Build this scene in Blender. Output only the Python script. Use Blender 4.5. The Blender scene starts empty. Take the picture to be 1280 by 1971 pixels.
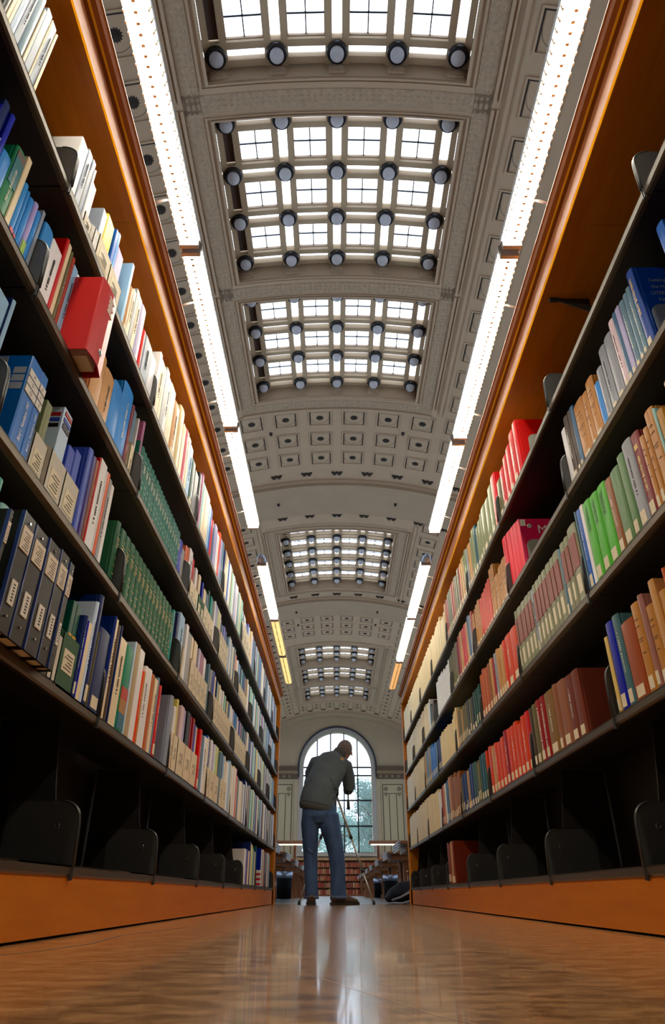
import bpy, bmesh, math, random
from mathutils import Vector, Matrix, Euler
random.seed(11)
SC=bpy.context.scene; COL=SC.collection
PI=math.pi
# ---------------------------------------------------------------- camera, world, exposure
H=.095                                   # camera height above the floor (it stands on the floor)
cam=bpy.data.objects.new('camera',bpy.data.cameras.new('camera')); COL.objects.link(cam)
cam.data.sensor_fit='VERTICAL'; cam.data.sensor_height=36.0
cam.data.lens=1270/1971*36.0; cam.data.clip_start=.01; cam.data.clip_end=400
TH=math.atan((1722-985.5)/1270.0)
cam.location=(0,0,H); cam.rotation_euler=(PI/2+TH,0,math.atan(8*math.cos(TH)/1270))
SC.camera=cam
SC.view_settings.view_transform='Standard'; SC.view_settings.look='None'
SC.view_settings.gamma=1; SC.view_settings.use_curve_mapping=False
SC.view_settings.exposure=0.6
SKY=2.5; TUBE=29.0
SC.cycles.diffuse_bounces=8; SC.cycles.max_bounces=16
w=bpy.data.worlds.new('sky'); SC.world=w; w.use_nodes=True
bg=w.node_tree.nodes['Background']; bg.inputs[0].default_value=(.86,.93,1,1); bg.inputs[1].default_value=SKY
# ---------------------------------------------------------------- materials
def lin(c):
    return tuple(((v/255)/12.92 if v/255<=.04045 else ((v/255+.055)/1.055)**2.4) for v in c)
MATS={}
def M(name,rgb,rough=.5,metal=0,var=.12,scale=30,stretch=(1,1,1),bump=0,spec=.5,emit=0,coat=0,gen=False):
    if name in MATS: return MATS[name]
    m=bpy.data.materials.new(name); m.use_nodes=True; nt=m.node_tree; b=nt.nodes['Principled BSDF']
    c=lin(rgb)
    b.inputs['Base Color'].default_value=(*c,1); b.inputs['Roughness'].default_value=rough
    b.inputs['Metallic'].default_value=metal; b.inputs['Specular IOR Level'].default_value=spec
    b.inputs['Coat Weight'].default_value=coat; b.inputs['Coat Roughness'].default_value=.15
    if emit: b.inputs['Emission Color'].default_value=(*c,1); b.inputs['Emission Strength'].default_value=emit
    if var or bump:
        tc=nt.nodes.new('ShaderNodeTexCoord'); mp=nt.nodes.new('ShaderNodeMapping'); mp.inputs['Scale'].default_value=stretch
        nz=nt.nodes.new('ShaderNodeTexNoise'); nz.inputs['Scale'].default_value=scale; nz.inputs['Detail'].default_value=4
        nt.links.new(tc.outputs['Generated' if gen else 'Object'],mp.inputs[0]); nt.links.new(mp.outputs[0],nz.inputs['Vector'])
        if var:
            mx=nt.nodes.new('ShaderNodeMix'); mx.data_type='RGBA'
            mx.inputs[6].default_value=(*[v*(1-var*1.6) for v in c],1); mx.inputs[7].default_value=(*[min(1,v*(1+var*1.6)) for v in c],1)
            nt.links.new(nz.outputs['Fac'],mx.inputs[0]); nt.links.new(mx.outputs[2],b.inputs['Base Color'])
        if bump:
            bp=nt.nodes.new('ShaderNodeBump'); bp.inputs['Strength'].default_value=bump; bp.inputs['Distance'].default_value=.01
            nt.links.new(nz.outputs['Fac'],bp.inputs['Height']); nt.links.new(bp.outputs[0],b.inputs['Normal'])
    MATS[name]=m; return m
def wood(name,c1,c2,axis=(12,1.2,12),rough=.35,coat=.25,spec=.5):
    m=bpy.data.materials.new(name); m.use_nodes=True; nt=m.node_tree; b=nt.nodes['Principled BSDF']; N=nt.nodes.new
    tc=N('ShaderNodeTexCoord'); mp=N('ShaderNodeMapping'); mp.inputs['Scale'].default_value=axis
    n1=N('ShaderNodeTexNoise'); n1.inputs['Scale'].default_value=2.5; n1.inputs['Detail'].default_value=8; n1.inputs['Roughness'].default_value=.65
    n2=N('ShaderNodeTexNoise'); n2.inputs['Scale'].default_value=.35; n2.inputs['Detail'].default_value=2
    mx=N('ShaderNodeMix'); mx.data_type='RGBA'; mx.inputs[6].default_value=(*lin(c1),1); mx.inputs[7].default_value=(*lin(c2),1)
    ad=N('ShaderNodeMath'); ad.operation='ADD'; ml=N('ShaderNodeMath'); ml.operation='MULTIPLY'; ml.inputs[1].default_value=.5
    nt.links.new(tc.outputs['Object'],mp.inputs[0]); nt.links.new(mp.outputs[0],n1.inputs['Vector']); nt.links.new(tc.outputs['Object'],n2.inputs['Vector'])
    nt.links.new(n1.outputs['Fac'],ad.inputs[0]); nt.links.new(n2.outputs['Fac'],ad.inputs[1]); nt.links.new(ad.outputs[0],ml.inputs[0])
    cr=N('ShaderNodeMapRange'); cr.inputs[1].default_value=.3; cr.inputs[2].default_value=.7
    nt.links.new(ml.outputs[0],cr.inputs[0]); nt.links.new(cr.outputs[0],mx.inputs[0]); nt.links.new(mx.outputs[2],b.inputs['Base Color'])
    b.inputs['Roughness'].default_value=rough; b.inputs['Specular IOR Level'].default_value=spec; b.inputs['Coat Weight'].default_value=coat; b.inputs['Coat Roughness'].default_value=.2
    bp=N('ShaderNodeBump'); bp.inputs['Strength'].default_value=.08; bp.inputs['Distance'].default_value=.004
    nt.links.new(n1.outputs['Fac'],bp.inputs['Height']); nt.links.new(bp.outputs[0],b.inputs['Normal'])
    MATS[name]=m; return m
WOOD=wood('honey_oak',(180,96,10),(226,142,26),spec=.3)
BAND=wood('cornice_shaded_oak',(120,58,8),(168,92,16),rough=.5,coat=0,spec=.3)  # darker copy of the oak, shade under the cornice put into the colour
CORN=wood('fascia_lit_oak',(176,106,8),(208,140,20),rough=.8,coat=0,spec=0)  # lighter copy for fascia and bead, lamplight on them put into the colour
WOODP=wood('plinth_oak',(184,94,2),(214,124,10),rough=.5,coat=0,spec=.25)
TWOOD=wood('table_oak',(110,62,30),(150,92,50),(1.2,12,12))
METAL=M('black_shelf_steel',(22,19,17),.5,0,.25,6)
PLATE=M('black_bracket_steel',(54,53,52),.34,0,.15,20)
LIP=M('bronze_shelf_edge',(92,80,64),.4,.6,0)
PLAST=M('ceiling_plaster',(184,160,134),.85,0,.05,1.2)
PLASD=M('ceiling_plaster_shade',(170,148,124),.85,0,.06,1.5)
ORN=M('leaf_relief_plaster',(172,150,126),.85,0,.2,14,bump=.6)
DARK=M('dark_brown_and_shade',(46,38,32),.8,0,.1)  # dark ceiling motifs, also the painted recess shade of the coffers
LINE=M('stencil_grey',(112,102,90),.8,0,.1)
PAGES=M('page_block',(222,206,170),.8,0,.12,40,(1,18,.3))
LABEL=M('call_label',(228,214,182),.6,0,.08,60)
INK=M('label_ink',(50,46,44),.7,0,0)
WHITEINK=M('white_lettering',(225,222,205),.5,0,0)
GOLDINK=M('gold_lettering',(214,190,120),.4,.2,0)
RINGM=M('lamp_ring',(22,21,26),.45,0,.05)
CHROME=M('chrome',(190,190,195),.18,1,0)
def tube_mat(name,rgb,st):
    m=bpy.data.materials.new(name); m.use_nodes=True; nt=m.node_tree; nt.nodes.clear()
    e=nt.nodes.new('ShaderNodeEmission'); o=nt.nodes.new('ShaderNodeOutputMaterial'); e.inputs[0].default_value=(*lin(rgb),1); e.inputs[1].default_value=st
    nt.links.new(e.outputs[0],o.inputs[0]); MATS[name]=m; return m
def pane_mat(name,rgb,transp,rough=0):
    m=bpy.data.materials.new(name); m.use_nodes=True; nt=m.node_tree; nt.nodes.clear(); N=nt.nodes.new
    o=N('ShaderNodeOutputMaterial'); t=N('ShaderNodeBsdfTransparent'); tl=N('ShaderNodeBsdfTranslucent'); g=N('ShaderNodeBsdfGlossy')
    t.inputs[0].default_value=(*lin(rgb),1); tl.inputs[0].default_value=(*lin(rgb),1); g.inputs[1].default_value=.05
    a=N('ShaderNodeMixShader'); a.inputs[0].default_value=transp; b=N('ShaderNodeMixShader'); b.inputs[0].default_value=.04
    nt.links.new(tl.outputs[0],a.inputs[1]); nt.links.new(t.outputs[0],a.inputs[2]); nt.links.new(a.outputs[0],b.inputs[1]); nt.links.new(g.outputs[0],b.inputs[2]); nt.links.new(b.outputs[0],o.inputs[0])
    MATS[name]=m; return m
SKYGLASS=pane_mat('skylight_glass',(236,240,248),.45)
WINGLASS=pane_mat('window_glass',(238,244,250),.95)
def globe_mat():
    m=bpy.data.materials.new('opal_glass'); m.use_nodes=True; nt=m.node_tree; b=nt.nodes['Principled BSDF']
    b.inputs['Base Color'].default_value=(.93,.94,.97,1); b.inputs['Roughness'].default_value=.15
    b.inputs['Subsurface Weight'].default_value=0; tl=nt.nodes.new('ShaderNodeBsdfTranslucent'); tl.inputs[0].default_value=(.9,.92,1,1)
    mx=nt.nodes.new('ShaderNodeMixShader'); mx.inputs[0].default_value=.62; o=nt.nodes['Material Output']
    nt.links.new(b.outputs[0],mx.inputs[1]); nt.links.new(tl.outputs[0],mx.inputs[2]); nt.links.new(mx.outputs[0],o.inputs[0]); return m
OPAL=globe_mat()
# ---------------------------------------------------------------- helpers
def mesh(name,bm,mats):
    me=bpy.data.meshes.new(name); bm.normal_update(); bm.to_mesh(me); bm.free()
    for m in (mats if isinstance(mats,(list,tuple)) else [mats]): me.materials.append(m)
    return me
def ob(name,me,parent=None,loc=(0,0,0),rot=(0,0,0),scale=(1,1,1)):
    o=bpy.data.objects.new(name,me); COL.objects.link(o); o.location=loc; o.rotation_euler=rot; o.scale=scale
    if parent is not None: o.parent=parent
    return o
def obj(name,bm,mats,parent=None,**k): return ob(name,mesh(name,bm,mats),parent,**k)
def empty(name,loc=(0,0,0),rz=0):
    o=bpy.data.objects.new(name,None); COL.objects.link(o); o.location=loc; o.rotation_euler=(0,0,rz); o.empty_display_size=.05; return o
def tag(o,label=None,cat=None,group=None,kind=None):
    if label: o['label']=label
    if cat: o['category']=cat
    if group: o['group']=group
    if kind: o['kind']=kind
    return o
def B(bm,x0,x1,y0,y1,z0,z1,mi=0):
    vs=[bm.verts.new((x,y,z)) for x in(x0,x1) for y in(y0,y1) for z in(z0,z1)]
    for f in((0,1,3,2),(4,6,7,5),(0,4,5,1),(2,3,7,6),(0,2,6,4),(1,5,7,3)):
        fc=bm.faces.new([vs[i] for i in f]); fc.material_index=mi
    return vs
def box(x0,x1,y0,y1,z0,z1):
    bm=bmesh.new(); B(bm,x0,x1,y0,y1,z0,z1); return bm
def bevel(bm,w,seg=2):
    bmesh.ops.bevel(bm,geom=bm.edges[:],offset=w,segments=seg,affect='EDGES',profile=.6); return bm
def prism(bm,pts,d0,d1,axis='y',mi=0,smooth=False):
    """extrude polygon pts (a,b) along axis: y -> (a,d,b); x -> (d,a,b); z -> (a,b,d)"""
    f={'y':lambda a,b,d:(a,d,b),'x':lambda a,b,d:(d,a,b),'z':lambda a,b,d:(a,b,d)}[axis]
    A=[bm.verts.new(f(a,b,d0)) for a,b in pts]; Bv=[bm.verts.new(f(a,b,d1)) for a,b in pts]; n=len(pts)
    for i in range(n):
        fc=bm.faces.new((A[i],A[(i+1)%n],Bv[(i+1)%n],Bv[i])); fc.material_index=mi; fc.smooth=smooth
    for c in(A[::-1],Bv):
        fc=bm.faces.new(c); fc.material_index=mi
    bmesh.ops.recalc_face_normals(bm,faces=bm.faces); return bm
def lathe(bm,prof,n=20,cx=0,cy=0,mi=0,smooth=True):
    R=[]
    for r,z in prof: R.append([bm.verts.new((cx+r*math.cos(2*PI*i/n),cy+r*math.sin(2*PI*i/n),z)) for i in range(n)])
    for a,b in zip(R,R[1:]):
        for i in range(n):
            f=bm.faces.new((a[i],a[(i+1)%n],b[(i+1)%n],b[i])); f.smooth=smooth; f.material_index=mi
    for c in(R[0][::-1],R[-1]):
        try: f=bm.faces.new(c); f.material_index=mi
        except ValueError: pass
    return bm
def loft(bm,pts,rad,n=14,ref=(0,1,0),mi=0,caps=True):
    pts=[Vector(p) for p in pts]; rings=[]
    for i,p in enumerate(pts):
        t=(pts[min(i+1,len(pts)-1)]-pts[max(i-1,0)]).normalized(); rf=Vector(ref)
        u=rf.cross(t)
        if u.length<.1: u=Vector((1,0,0)).cross(t)
        u.normalize(); v=t.cross(u).normalized(); r=rad[i]; rx,ry=(r if isinstance(r,tuple) else (r,r))
        rings.append([bm.verts.new(p+u*rx*math.cos(2*PI*k/n)+v*ry*math.sin(2*PI*k/n)) for k in range(n)])
    for a,b in zip(rings,rings[1:]):
        for k in range(n):
            f=bm.faces.new((a[k],a[(k+1)%n],b[(k+1)%n],b[k])); f.smooth=True; f.material_index=mi
    if caps: 
        f1=bm.faces.new(rings[0][::-1]); f2=bm.faces.new(rings[-1]); f1.smooth=f2.smooth=True; f1.material_index=f2.material_index=mi
    return bm
def tube(bm,a,b,r,n=8,mi=0): return loft(bm,[a,b],[r,r],n,(0,1,0) if abs((Vector(b)-Vector(a)).normalized().y)<.9 else (1,0,0),mi)
def text_mesh(s,size,mat):
    c=bpy.data.curves.new('txt','FONT'); c.body=s; c.size=size; c.align_x='CENTER'; c.align_y='CENTER'; c.extrude=.0003; c.resolution_u=2
    t=bpy.data.objects.new('txt',c); COL.objects.link(t); bpy.context.view_layer.update()
    dg=bpy.context.evaluated_depsgraph_get(); me=bpy.data.meshes.new_from_object(t.evaluated_get(dg)); me.materials.clear(); me.materials.append(mat)
    bpy.data.objects.remove(t); return me
# ---------------------------------------------------------------- hall: floors, walls
def floor_mat(name,c1,c2,rough,coat):
    m=bpy.data.materials.new(name); m.use_nodes=True; nt=m.node_tree; b=nt.nodes['Principled BSDF']; N=nt.nodes.new; L=nt.links.new
    tc=N('ShaderNodeTexCoord'); mp=N('ShaderNodeMapping'); mp.inputs['Scale'].default_value=(4.5,7.5,1)
    a=N('ShaderNodeTexNoise'); a.inputs['Scale'].default_value=3; a.inputs['Detail'].default_value=9; a.inputs['Roughness'].default_value=.78
    s=N('ShaderNodeTexNoise'); s.inputs['Scale'].default_value=420; s.inputs['Detail'].default_value=2
    mx=N('ShaderNodeMix'); mx.data_type='RGBA'; mx.inputs[6].default_value=(*lin(c1),1); mx.inputs[7].default_value=(*lin(c2),1)
    cr=N('ShaderNodeMapRange'); cr.inputs[1].default_value=.38; cr.inputs[2].default_value=.62
    L(tc.outputs['Object'],mp.inputs[0]); L(mp.outputs[0],a.inputs['Vector']); L(tc.outputs['Object'],s.inputs['Vector'])
    sm=N('ShaderNodeMath'); sm.operation='MULTIPLY_ADD'; sm.inputs[1].default_value=.5; L(s.outputs['Fac'],sm.inputs[0]); L(a.outputs['Fac'],sm.inputs[2])
    sb=N('ShaderNodeMath'); sb.operation='SUBTRACT'; sb.inputs[1].default_value=.25; L(sm.outputs[0],sb.inputs[0])
    L(sb.outputs[0],cr.inputs[0]); L(cr.outputs[0],mx.inputs[0]); L(mx.outputs[2],b.inputs['Base Color'])
    mr=N('ShaderNodeMapRange'); mr.inputs[3].default_value=rough*.6; mr.inputs[4].default_value=rough*1.6; L(a.outputs['Fac'],mr.inputs[0]); L(mr.outputs[0],b.inputs['Roughness'])
    n2=N('ShaderNodeTexNoise'); n2.inputs['Scale'].default_value=14; n2.inputs['Detail'].default_value=3; L(tc.outputs['Object'],n2.inputs['Vector'])
    bp=N('ShaderNodeBump'); bp.inputs['Strength'].default_value=.035; bp.inputs['Distance'].default_value=.01; L(n2.outputs['Fac'],bp.inputs['Height']); L(bp.outputs[0],b.inputs['Normal'])
    b.inputs['Coat Weight'].default_value=coat; b.inputs['Coat Roughness'].default_value=.06
    return m
FL=floor_mat('waxed_tan_linoleum',(98,62,32),(176,126,76),.2,.35)
FL2=floor_mat('grey_hall_floor',(92,90,88),(128,124,118),.25,.3)
tag(obj('floor',box(-8.2,8.2,-4,8.75,-.1,0),FL),'polished tan floor running between the bookcases',kind='structure')
tag(obj('floor',box(-8.2,8.2,8.752,58.9,-.1,-.001),FL2),'grey floor of the reading hall beyond the bookcases',kind='structure')
def scratch(pts,wd):
    bm=bmesh.new()
    for (x0,y0),(x1,y1) in zip(pts,pts[1:]):
        d=Vector((x1-x0,y1-y0,0)).normalized(); n=Vector((-d.y,d.x,0))*wd
        v=[bm.verts.new((x0+n.x,y0+n.y,.0006)),bm.verts.new((x0-n.x,y0-n.y,.0006)),bm.verts.new((x1-n.x,y1-n.y,.0006)),bm.verts.new((x1+n.x,y1+n.y,.0006))]
        bm.faces.new(v)
    return bm
SCR=M('scuff_light',(168,132,96),.6,0,0); SCD=M('scuff_dark',(104,72,44),.6,0,0)
fl=bpy.data.objects['floor']
obj('scratch',scratch([(-.02,1.05),(.09,.75),(.16,.62),(.22,.56)],.00035),SCR,fl)
obj('scratch',scratch([(-.4,.50),(-.2,.485),(-.05,.50)],.0003),SCR,fl)
obj('scratch',scratch([(.02,.86),(.05,.82),(.045,.8),(.07,.75)],.0002),SCR,fl)
obj('scratch',scratch([(-.66,1.3),(-.58,1.52),(-.55,1.75),(-.58,2.1),(-.5,2.6)],.003),SCD,fl)
WALL=M('hall_wall_paint',(182,164,138),.85,0,.05,.8)
R0=13.5; CX=.05; APEX=13.5; ZC=APEX-R0
def zv(x): return ZC+math.sqrt(R0*R0-(x-CX)**2)
def wall_end(name,Y,th,hole):
    """end wall with an arched opening (hole: cx, half width, sill z, spring z) or None"""
    bm=bmesh.new(); xs=[-8.2+i*.2 for i in range(83)]
    if hole:
        cx,hw,zs,zp=hole; xs=sorted(set([round(x,3) for x in xs if abs(x-cx)>hw+.05 or True]+[cx-hw,cx+hw]+[cx+hw*math.cos(PI*i/40) for i in range(41)]))
    for a,b in zip(xs,xs[1:]):
        if b-a<1e-4: continue
        def strip(z0a,z0b,z1a,z1b):
            p=[(a,Y,z0a),(b,Y,z0b),(b,Y,z1b),(a,Y,z1a)]; q=[(x,y+th,z) for x,y,z in p]
            v=[bm.verts.new(c) for c in p]; u=[bm.verts.new(c) for c in q]
            bm.faces.new(v); bm.faces.new(u[::-1])
            for i in range(4): bm.faces.new((v[i],u[i],u[(i+1)%4],v[(i+1)%4]))
        m_=(a+b)/2
        if hole and abs(m_-cx)<hw:
            f=lambda x: zp+math.sqrt(max(0,hw*hw-(x-cx)**2))
            strip(0,0,zs,zs); strip(f(a),f(b),zv(a)+.3,zv(b)+.3)
        else: strip(0,0,zv(a)+.3,zv(b)+.3)
    return tag(obj(name,bm,WALL),kind='structure')
YW=58.9; WCX=.08; HW=2.85; ZSILL=2.95; ZSP=9.4
wf=wall_end('wall_far',YW,.6,(WCX,HW,ZSILL,ZSP)); wf['label']='pale end wall with the tall arched window'
wall_end('wall_near',-4.4,.4,None)
def side_wall(name,s):
    bm=bmesh.new(); x0,x1=(s*8.2,s*8.5) if s>0 else (s*8.5,s*8.2)
    ys=[-4.4]+[v for k in range(10) for v in (.2+k*5.8,.2+k*5.8+3.6)]+[59.5]
    for i,(a,b) in enumerate(zip(ys,ys[1:])):
        if i%2==0: B(bm,x0,x1,a,b,0,10.9)
        else: B(bm,x0,x1,a,b,0,2.6); B(bm,x0,x1,a,b,9.6,10.9)
    return tag(obj(name,bm,WALL),kind='structure')
side_wall('wall_left',-1); side_wall('wall_right',1)
for s,nm in((-1,'left'),(1,'right')):  # side windows out of view, added to fill the hall with daylight
    for k in range(10):
        y=.2+k*5.8; wd=tag(obj('window_%d'%(20+k+(10 if s>0 else 0)),box(s*8.36-.01,s*8.36+.01,y,y+3.6,2.6,9.6),WINGLASS),kind='structure')
        bm=bmesh.new()
        for j in range(5): B(bm,s*8.36-.03,s*8.36+.03,y+j*.88,y+j*.88+.06,2.6,9.6)
        for j in range(6): B(bm,s*8.36-.03,s*8.36+.03,y,y+3.58,2.6+j*1.39,2.65+j*1.39)
        obj('muntin',bm,RINGM,wd)
# arched end window
win=tag(obj('window_1',prism(bmesh.new(),[(WCX+HW*math.cos(PI*i/32)*1.0,ZSP+HW*math.sin(PI*i/32)) for i in range(33)]+[(WCX-HW,ZSP-.1)]+[(WCX+HW,ZSP-.1)],YW+.24,YW+.27,'y'),RINGM),'tall arched window in the far end wall',kind='structure')
bpy.data.objects.remove(win)
win=empty('window_1',(WCX,YW+.25,ZSILL)); tag(win,'tall arched window with dark glazing bars in the end wall',kind='structure')
cols=[-HW+i*2*HW/5 for i in range(6)]; rows=[ZSILL,4.9,6.83,8.75,ZSP]
gm=None
for i in range(5):
    for j in range(4):
        obj('pane',box(cols[i]+.03,cols[i+1]-.03,-.006,.006,rows[j]-ZSILL+.03,rows[j+1]-ZSILL-.03),WINGLASS,win)
    a,b=cols[i]+.03,cols[i+1]-.03; n=8
    pts=[(a,ZSP-ZSILL+.03),(b,ZSP-ZSILL+.03)]+[(b-(b-a)*k/n,ZSP-ZSILL+max(.04,math.sqrt(max(0,HW*HW-(b-(b-a)*k/n)**2)))) for k in range(n+1)]
    obj('pane',prism(bmesh.new(),pts,-.006,.006,'y'),WINGLASS,win)
for i in range(1,5):
    x=cols[i]; obj('muntin',box(x-.05,x+.05,-.06,.04,0,ZSP-ZSILL+math.sqrt(HW*HW-x*x)),RINGM,win)
for i,z in enumerate(rows): obj('muntin',box(-HW,HW,-.065,.045,z-ZSILL-.055,z-ZSILL+.055),RINGM,win)
# dark arch moulding + lighter reveal around it
def arch(r0,r1,y0,y1,z0,mat,name):
    bm=bmesh.new(); n=40
    P=[(r*1.0,z0-ZSP) for r in ()]
    o=[(r1,z0-ZSP)]+[(r1*math.cos(PI*i/n),r1*math.sin(PI*i/n)) for i in range(n+1)]+[(-r1,z0-ZSP)]
    q=[(r0,z0-ZSP)]+[(r0*math.cos(PI*i/n),r0*math.sin(PI*i/n)) for i in range(n+1)]+[(-r0,z0-ZSP)]
    V=[[bm.verts.new((WCX+x,y,ZSP+z)) for x,z in pts] for pts in(o,q) for y in(y0,y1)]
    for i in range(len(o)-1):
        for a,b in((0,1),(2,3),(0,2),(1,3)): bm.faces.new((V[a][i],V[a][i+1],V[b][i+1],V[b][i]))
    bmesh.ops.recalc_face_normals(bm,faces=bm.faces)
    return obj(name,bm,mat,wf)
arch(2.85,3.2,YW-.05,YW,3.0,M('window_surround',(172,166,160),.8),'window_surround')
arch(3.2,3.34,YW-.12,YW,8.6,M('blue_grey_moulding',(54,58,72),.6),'arch_moulding')
ORNP=M('panel_ornament',(128,116,94),.8,0,.1); DW=M('pilaster_brown',(96,78,60),.7,0,.08); CR=M('panel_cream',(184,168,136),.8,0,.05)
for s in(-1,1):
    a,b=(WCX+3.3,8.2) if s>0 else (-8.2,WCX-3.3)
    for nm,z0,z1,d,mt in(('cornice',9.1,9.42,.32,DW),('cornice_fillet',8.85,9.1,.22,M('cornice_tan',(140,118,92),.8)),('dentil_band',8.45,8.85,.12,DW)):
        obj(nm,box(a,b,YW-d,YW,z0,z1),mt,wf)
    for k in range(9): obj('dentil',box(a+.2+k*.5,a+.42+k*.5,YW-.17,YW-.12,8.55,8.75),MATS['cornice_tan'],wf)
    for k in range(2):
        x0=(WCX+3.62+k*2.3) if s>0 else (WCX-3.62-k*2.3-1.9); x1=x0+1.9
        pn=obj('wall_panel',box(x0,x1,YW-.06,YW,1.2,8.2),CR,wf)
        for (p,q,r,t) in((x0+.1,x0+.17,1.3,8.05),(x1-.17,x1-.1,1.3,8.05),(x0+.1,x1-.1,7.98,8.05),(x0+.1,x1-.1,1.3,1.37),(x0+.62,x0+.68,1.37,7.35),(x1-.68,x1-.62,1.37,7.35),(x0+.62,x1-.62,7.3,7.35)):
            obj('panel_stripe',box(p,q,YW-.075,YW-.06,r,t),DW,pn)
        for xx in(x0+.4,x1-.4):
            obj('rosette',prism(bmesh.new(),[(xx+.19*math.cos(PI*i/8)*(1 if i%2 else .85),7.68+.19*math.sin(PI*i/8)*(1 if i%2 else .85)) for i in range(16)],YW-.10,YW-.0602,'y'),ORNP,pn)
            obj('heart_ornament',prism(bmesh.new(),[(xx+c[0],7.28+c[1]) for c in((0,-.2),(.14,-.02),(.16,.08),(.1,.14),(0,.07),(-.1,.14),(-.16,.08),(-.14,-.02))],YW-.10,YW-.0602,'y'),ORNP,pn)
obj('window_sill',box(WCX-3.3,WCX+3.3,YW-.3,YW+.1,2.72,2.95),M('sill_stone',(180,172,160),.7),wf)
# ---------------------------------------------------------------- vaulted ceiling
def V(u,v,r): a=u/R0; return (CX+(R0+r)*math.sin(a),v,ZC+(R0+r)*math.cos(a))
def ridge(bm,u0,u1,v0,v1,r0,r1,step=.5):
    n=max(1,math.ceil((u1-u0)/step)); us=[u0+(u1-u0)*i/n for i in range(n+1)]
    L=[[bm.verts.new(V(u,v,r)) for u in us] for v,r in((v0,r0),(v1,r0),(v1,r1),(v0,r1))]
    for i in range(n):
        for k in range(4): bm.faces.new((L[k][i],L[k][i+1],L[(k+1)%4][i+1],L[(k+1)%4][i]))
    bm.faces.new([L[k][0] for k in range(4)]); bm.faces.new([L[k][n] for k in (3,2,1,0)])
    return bm
def rg(*a): 
    bm=ridge(bmesh.new(),*a); bmesh.ops.recalc_face_normals(bm,faces=bm.faces); return bm
UM=R0*math.asin(8.35/R0)
PIT=1.14
SKL=[[3.0,4.14,5.28,6.42],[7.64,8.78,9.92,11.06],[12.24,13.38,14.52,15.66],[24.8,25.94,27.08,28.22,29.36,30.5],[39.8,40.94,42.08,43.2],[44.35,45.49,46.63,47.77],[48.95,50.09,51.23,52.37]]
OU=2.44
OP=[(l[0]-.26,l[-1]+.26) for l in SKL]
bm=bmesh.new()
edges=[-4.4]+[v for o in OP for v in o]+[YW+.6]
for i,(a,b) in enumerate(zip(edges,edges[1:])):
    if i%2==0: ridge(bm,-UM,UM,a,b,0,.12,.6)
    else: ridge(bm,-UM,-OU,a,b,0,.12,.6); ridge(bm,OU,UM,a,b,0,.12,.6)
bmesh.ops.recalc_face_normals(bm,faces=bm.faces)
ceil=tag(obj('ceiling',bm,PLAST),'barrel vaulted plaster ceiling with coffers and skylights',kind='structure')
def ornament(v0,v1,u0,u1,name='leaf_ornament'):
    """leaf relief in the band between the outer and inner frame"""
    bm=bmesh.new()
    def leaf(u,v,du,dv):
        p=Vector(V(u,v,-.0)); q=Vector(V(u+du,v+dv,0)); s=Vector(V(u-dv*.42,v+du*.42,0))-p; m_=(p+q)/2+Vector((0,0,-.016))
        a=bm.verts.new(p); b=bm.verts.new(q); c=bm.verts.new((p*.4+q*.6)+s); d=bm.verts.new((p*.4+q*.6)-s); e=bm.verts.new(m_)
        for x,y in((a,c),(c,b),(b,d),(d,a)): bm.faces.new((x,y,e))
    v=v0
    while v<v1:
        for s in(-1,1):
            for k in range(3): leaf(s*(2.68+k*.1),v,0,.1)
        v+=.115
    for vv in u0+[u1]:
        u=-2.6
        while u<2.6:
            for k in range(3): leaf(u,vv+k*.09-.04,.1,0)
            u+=.125
    return bm
nb=0
def place(name,me,u,v,r,parent,spin=0):
    a=u/R0; o=ob(name,me,parent,loc=V(u,v,r)); o.rotation_euler=(0,a,0); 
    return o
PW=PIT-.46; 
pane_b=mesh('pane',box(-PW/4+.01,PW/4-.01,-PW/4+.01,PW/4-.01,-.005,.005),SKYGLASS)
pane_v=mesh('pane',box(-.085,.085,-PW/2,PW/2,-.005,.005),SKYGLASS)
pane_u=mesh('pane',box(-PW/2,PW/2,-.085,.085,-.005,.005),SKYGLASS)
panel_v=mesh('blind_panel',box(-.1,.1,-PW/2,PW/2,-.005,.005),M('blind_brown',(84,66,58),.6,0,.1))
bmm=bmesh.new(); B(bmm,-.012,.012,-PW/2,PW/2,-.02,.02); B(bmm,-PW/2,PW/2,-.012,.012,-.02,.02); munt=mesh('muntin',bmm,RINGM)
sash=bmesh.new(); w2=PW/2
for a in((-w2-.04,-w2,-w2-.04,w2+.04),(w2,w2+.04,-w2-.04,w2+.04),(-w2,w2,-w2-.04,-w2),(-w2,w2,w2,w2+.04)): B(sash,a[0],a[1],a[2],a[3],-.06,.03)
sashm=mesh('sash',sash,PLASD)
BEAM=M('skylight_beam',(186,164,134),.8,0,.05)
ringb=bmesh.new(); lathe(ringb,[(.165,.02),(.195,-.0),(.2,-.05),(.185,-.1),(.15,-.11),(.13,-.06)],24); ringm=mesh('ring',ringb,RINGM)
gb=bmesh.new(); bmesh.ops.create_uvsphere(gb,u_segments=20,v_segments=12,radius=.135)
for f in gb.faces: f.smooth=True
globm=mesh('globe',gb,OPAL)
blockb=bmesh.new(); B(blockb,-.16,.16,-.02,.02,-.12,.12); B(blockb,-.1,.1,-.035,-.02,-.07,.07); blockm=mesh('carved_block',blockb,ORN)
ORD=['first','second','third','fourth','fifth','sixth','seventh','eighth','ninth','tenth','eleventh','twelfth','thirteenth','fourteenth','fifteenth','sixteenth','seventeenth','eighteenth','nineteenth','twentieth']
def od(n): return ORD[n-1] if n<=20 else '%dth'%n if n%10 not in(1,2,3) else '%d%s'%(n,{1:'st',2:'nd',3:'rd'}[n%10])
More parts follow.
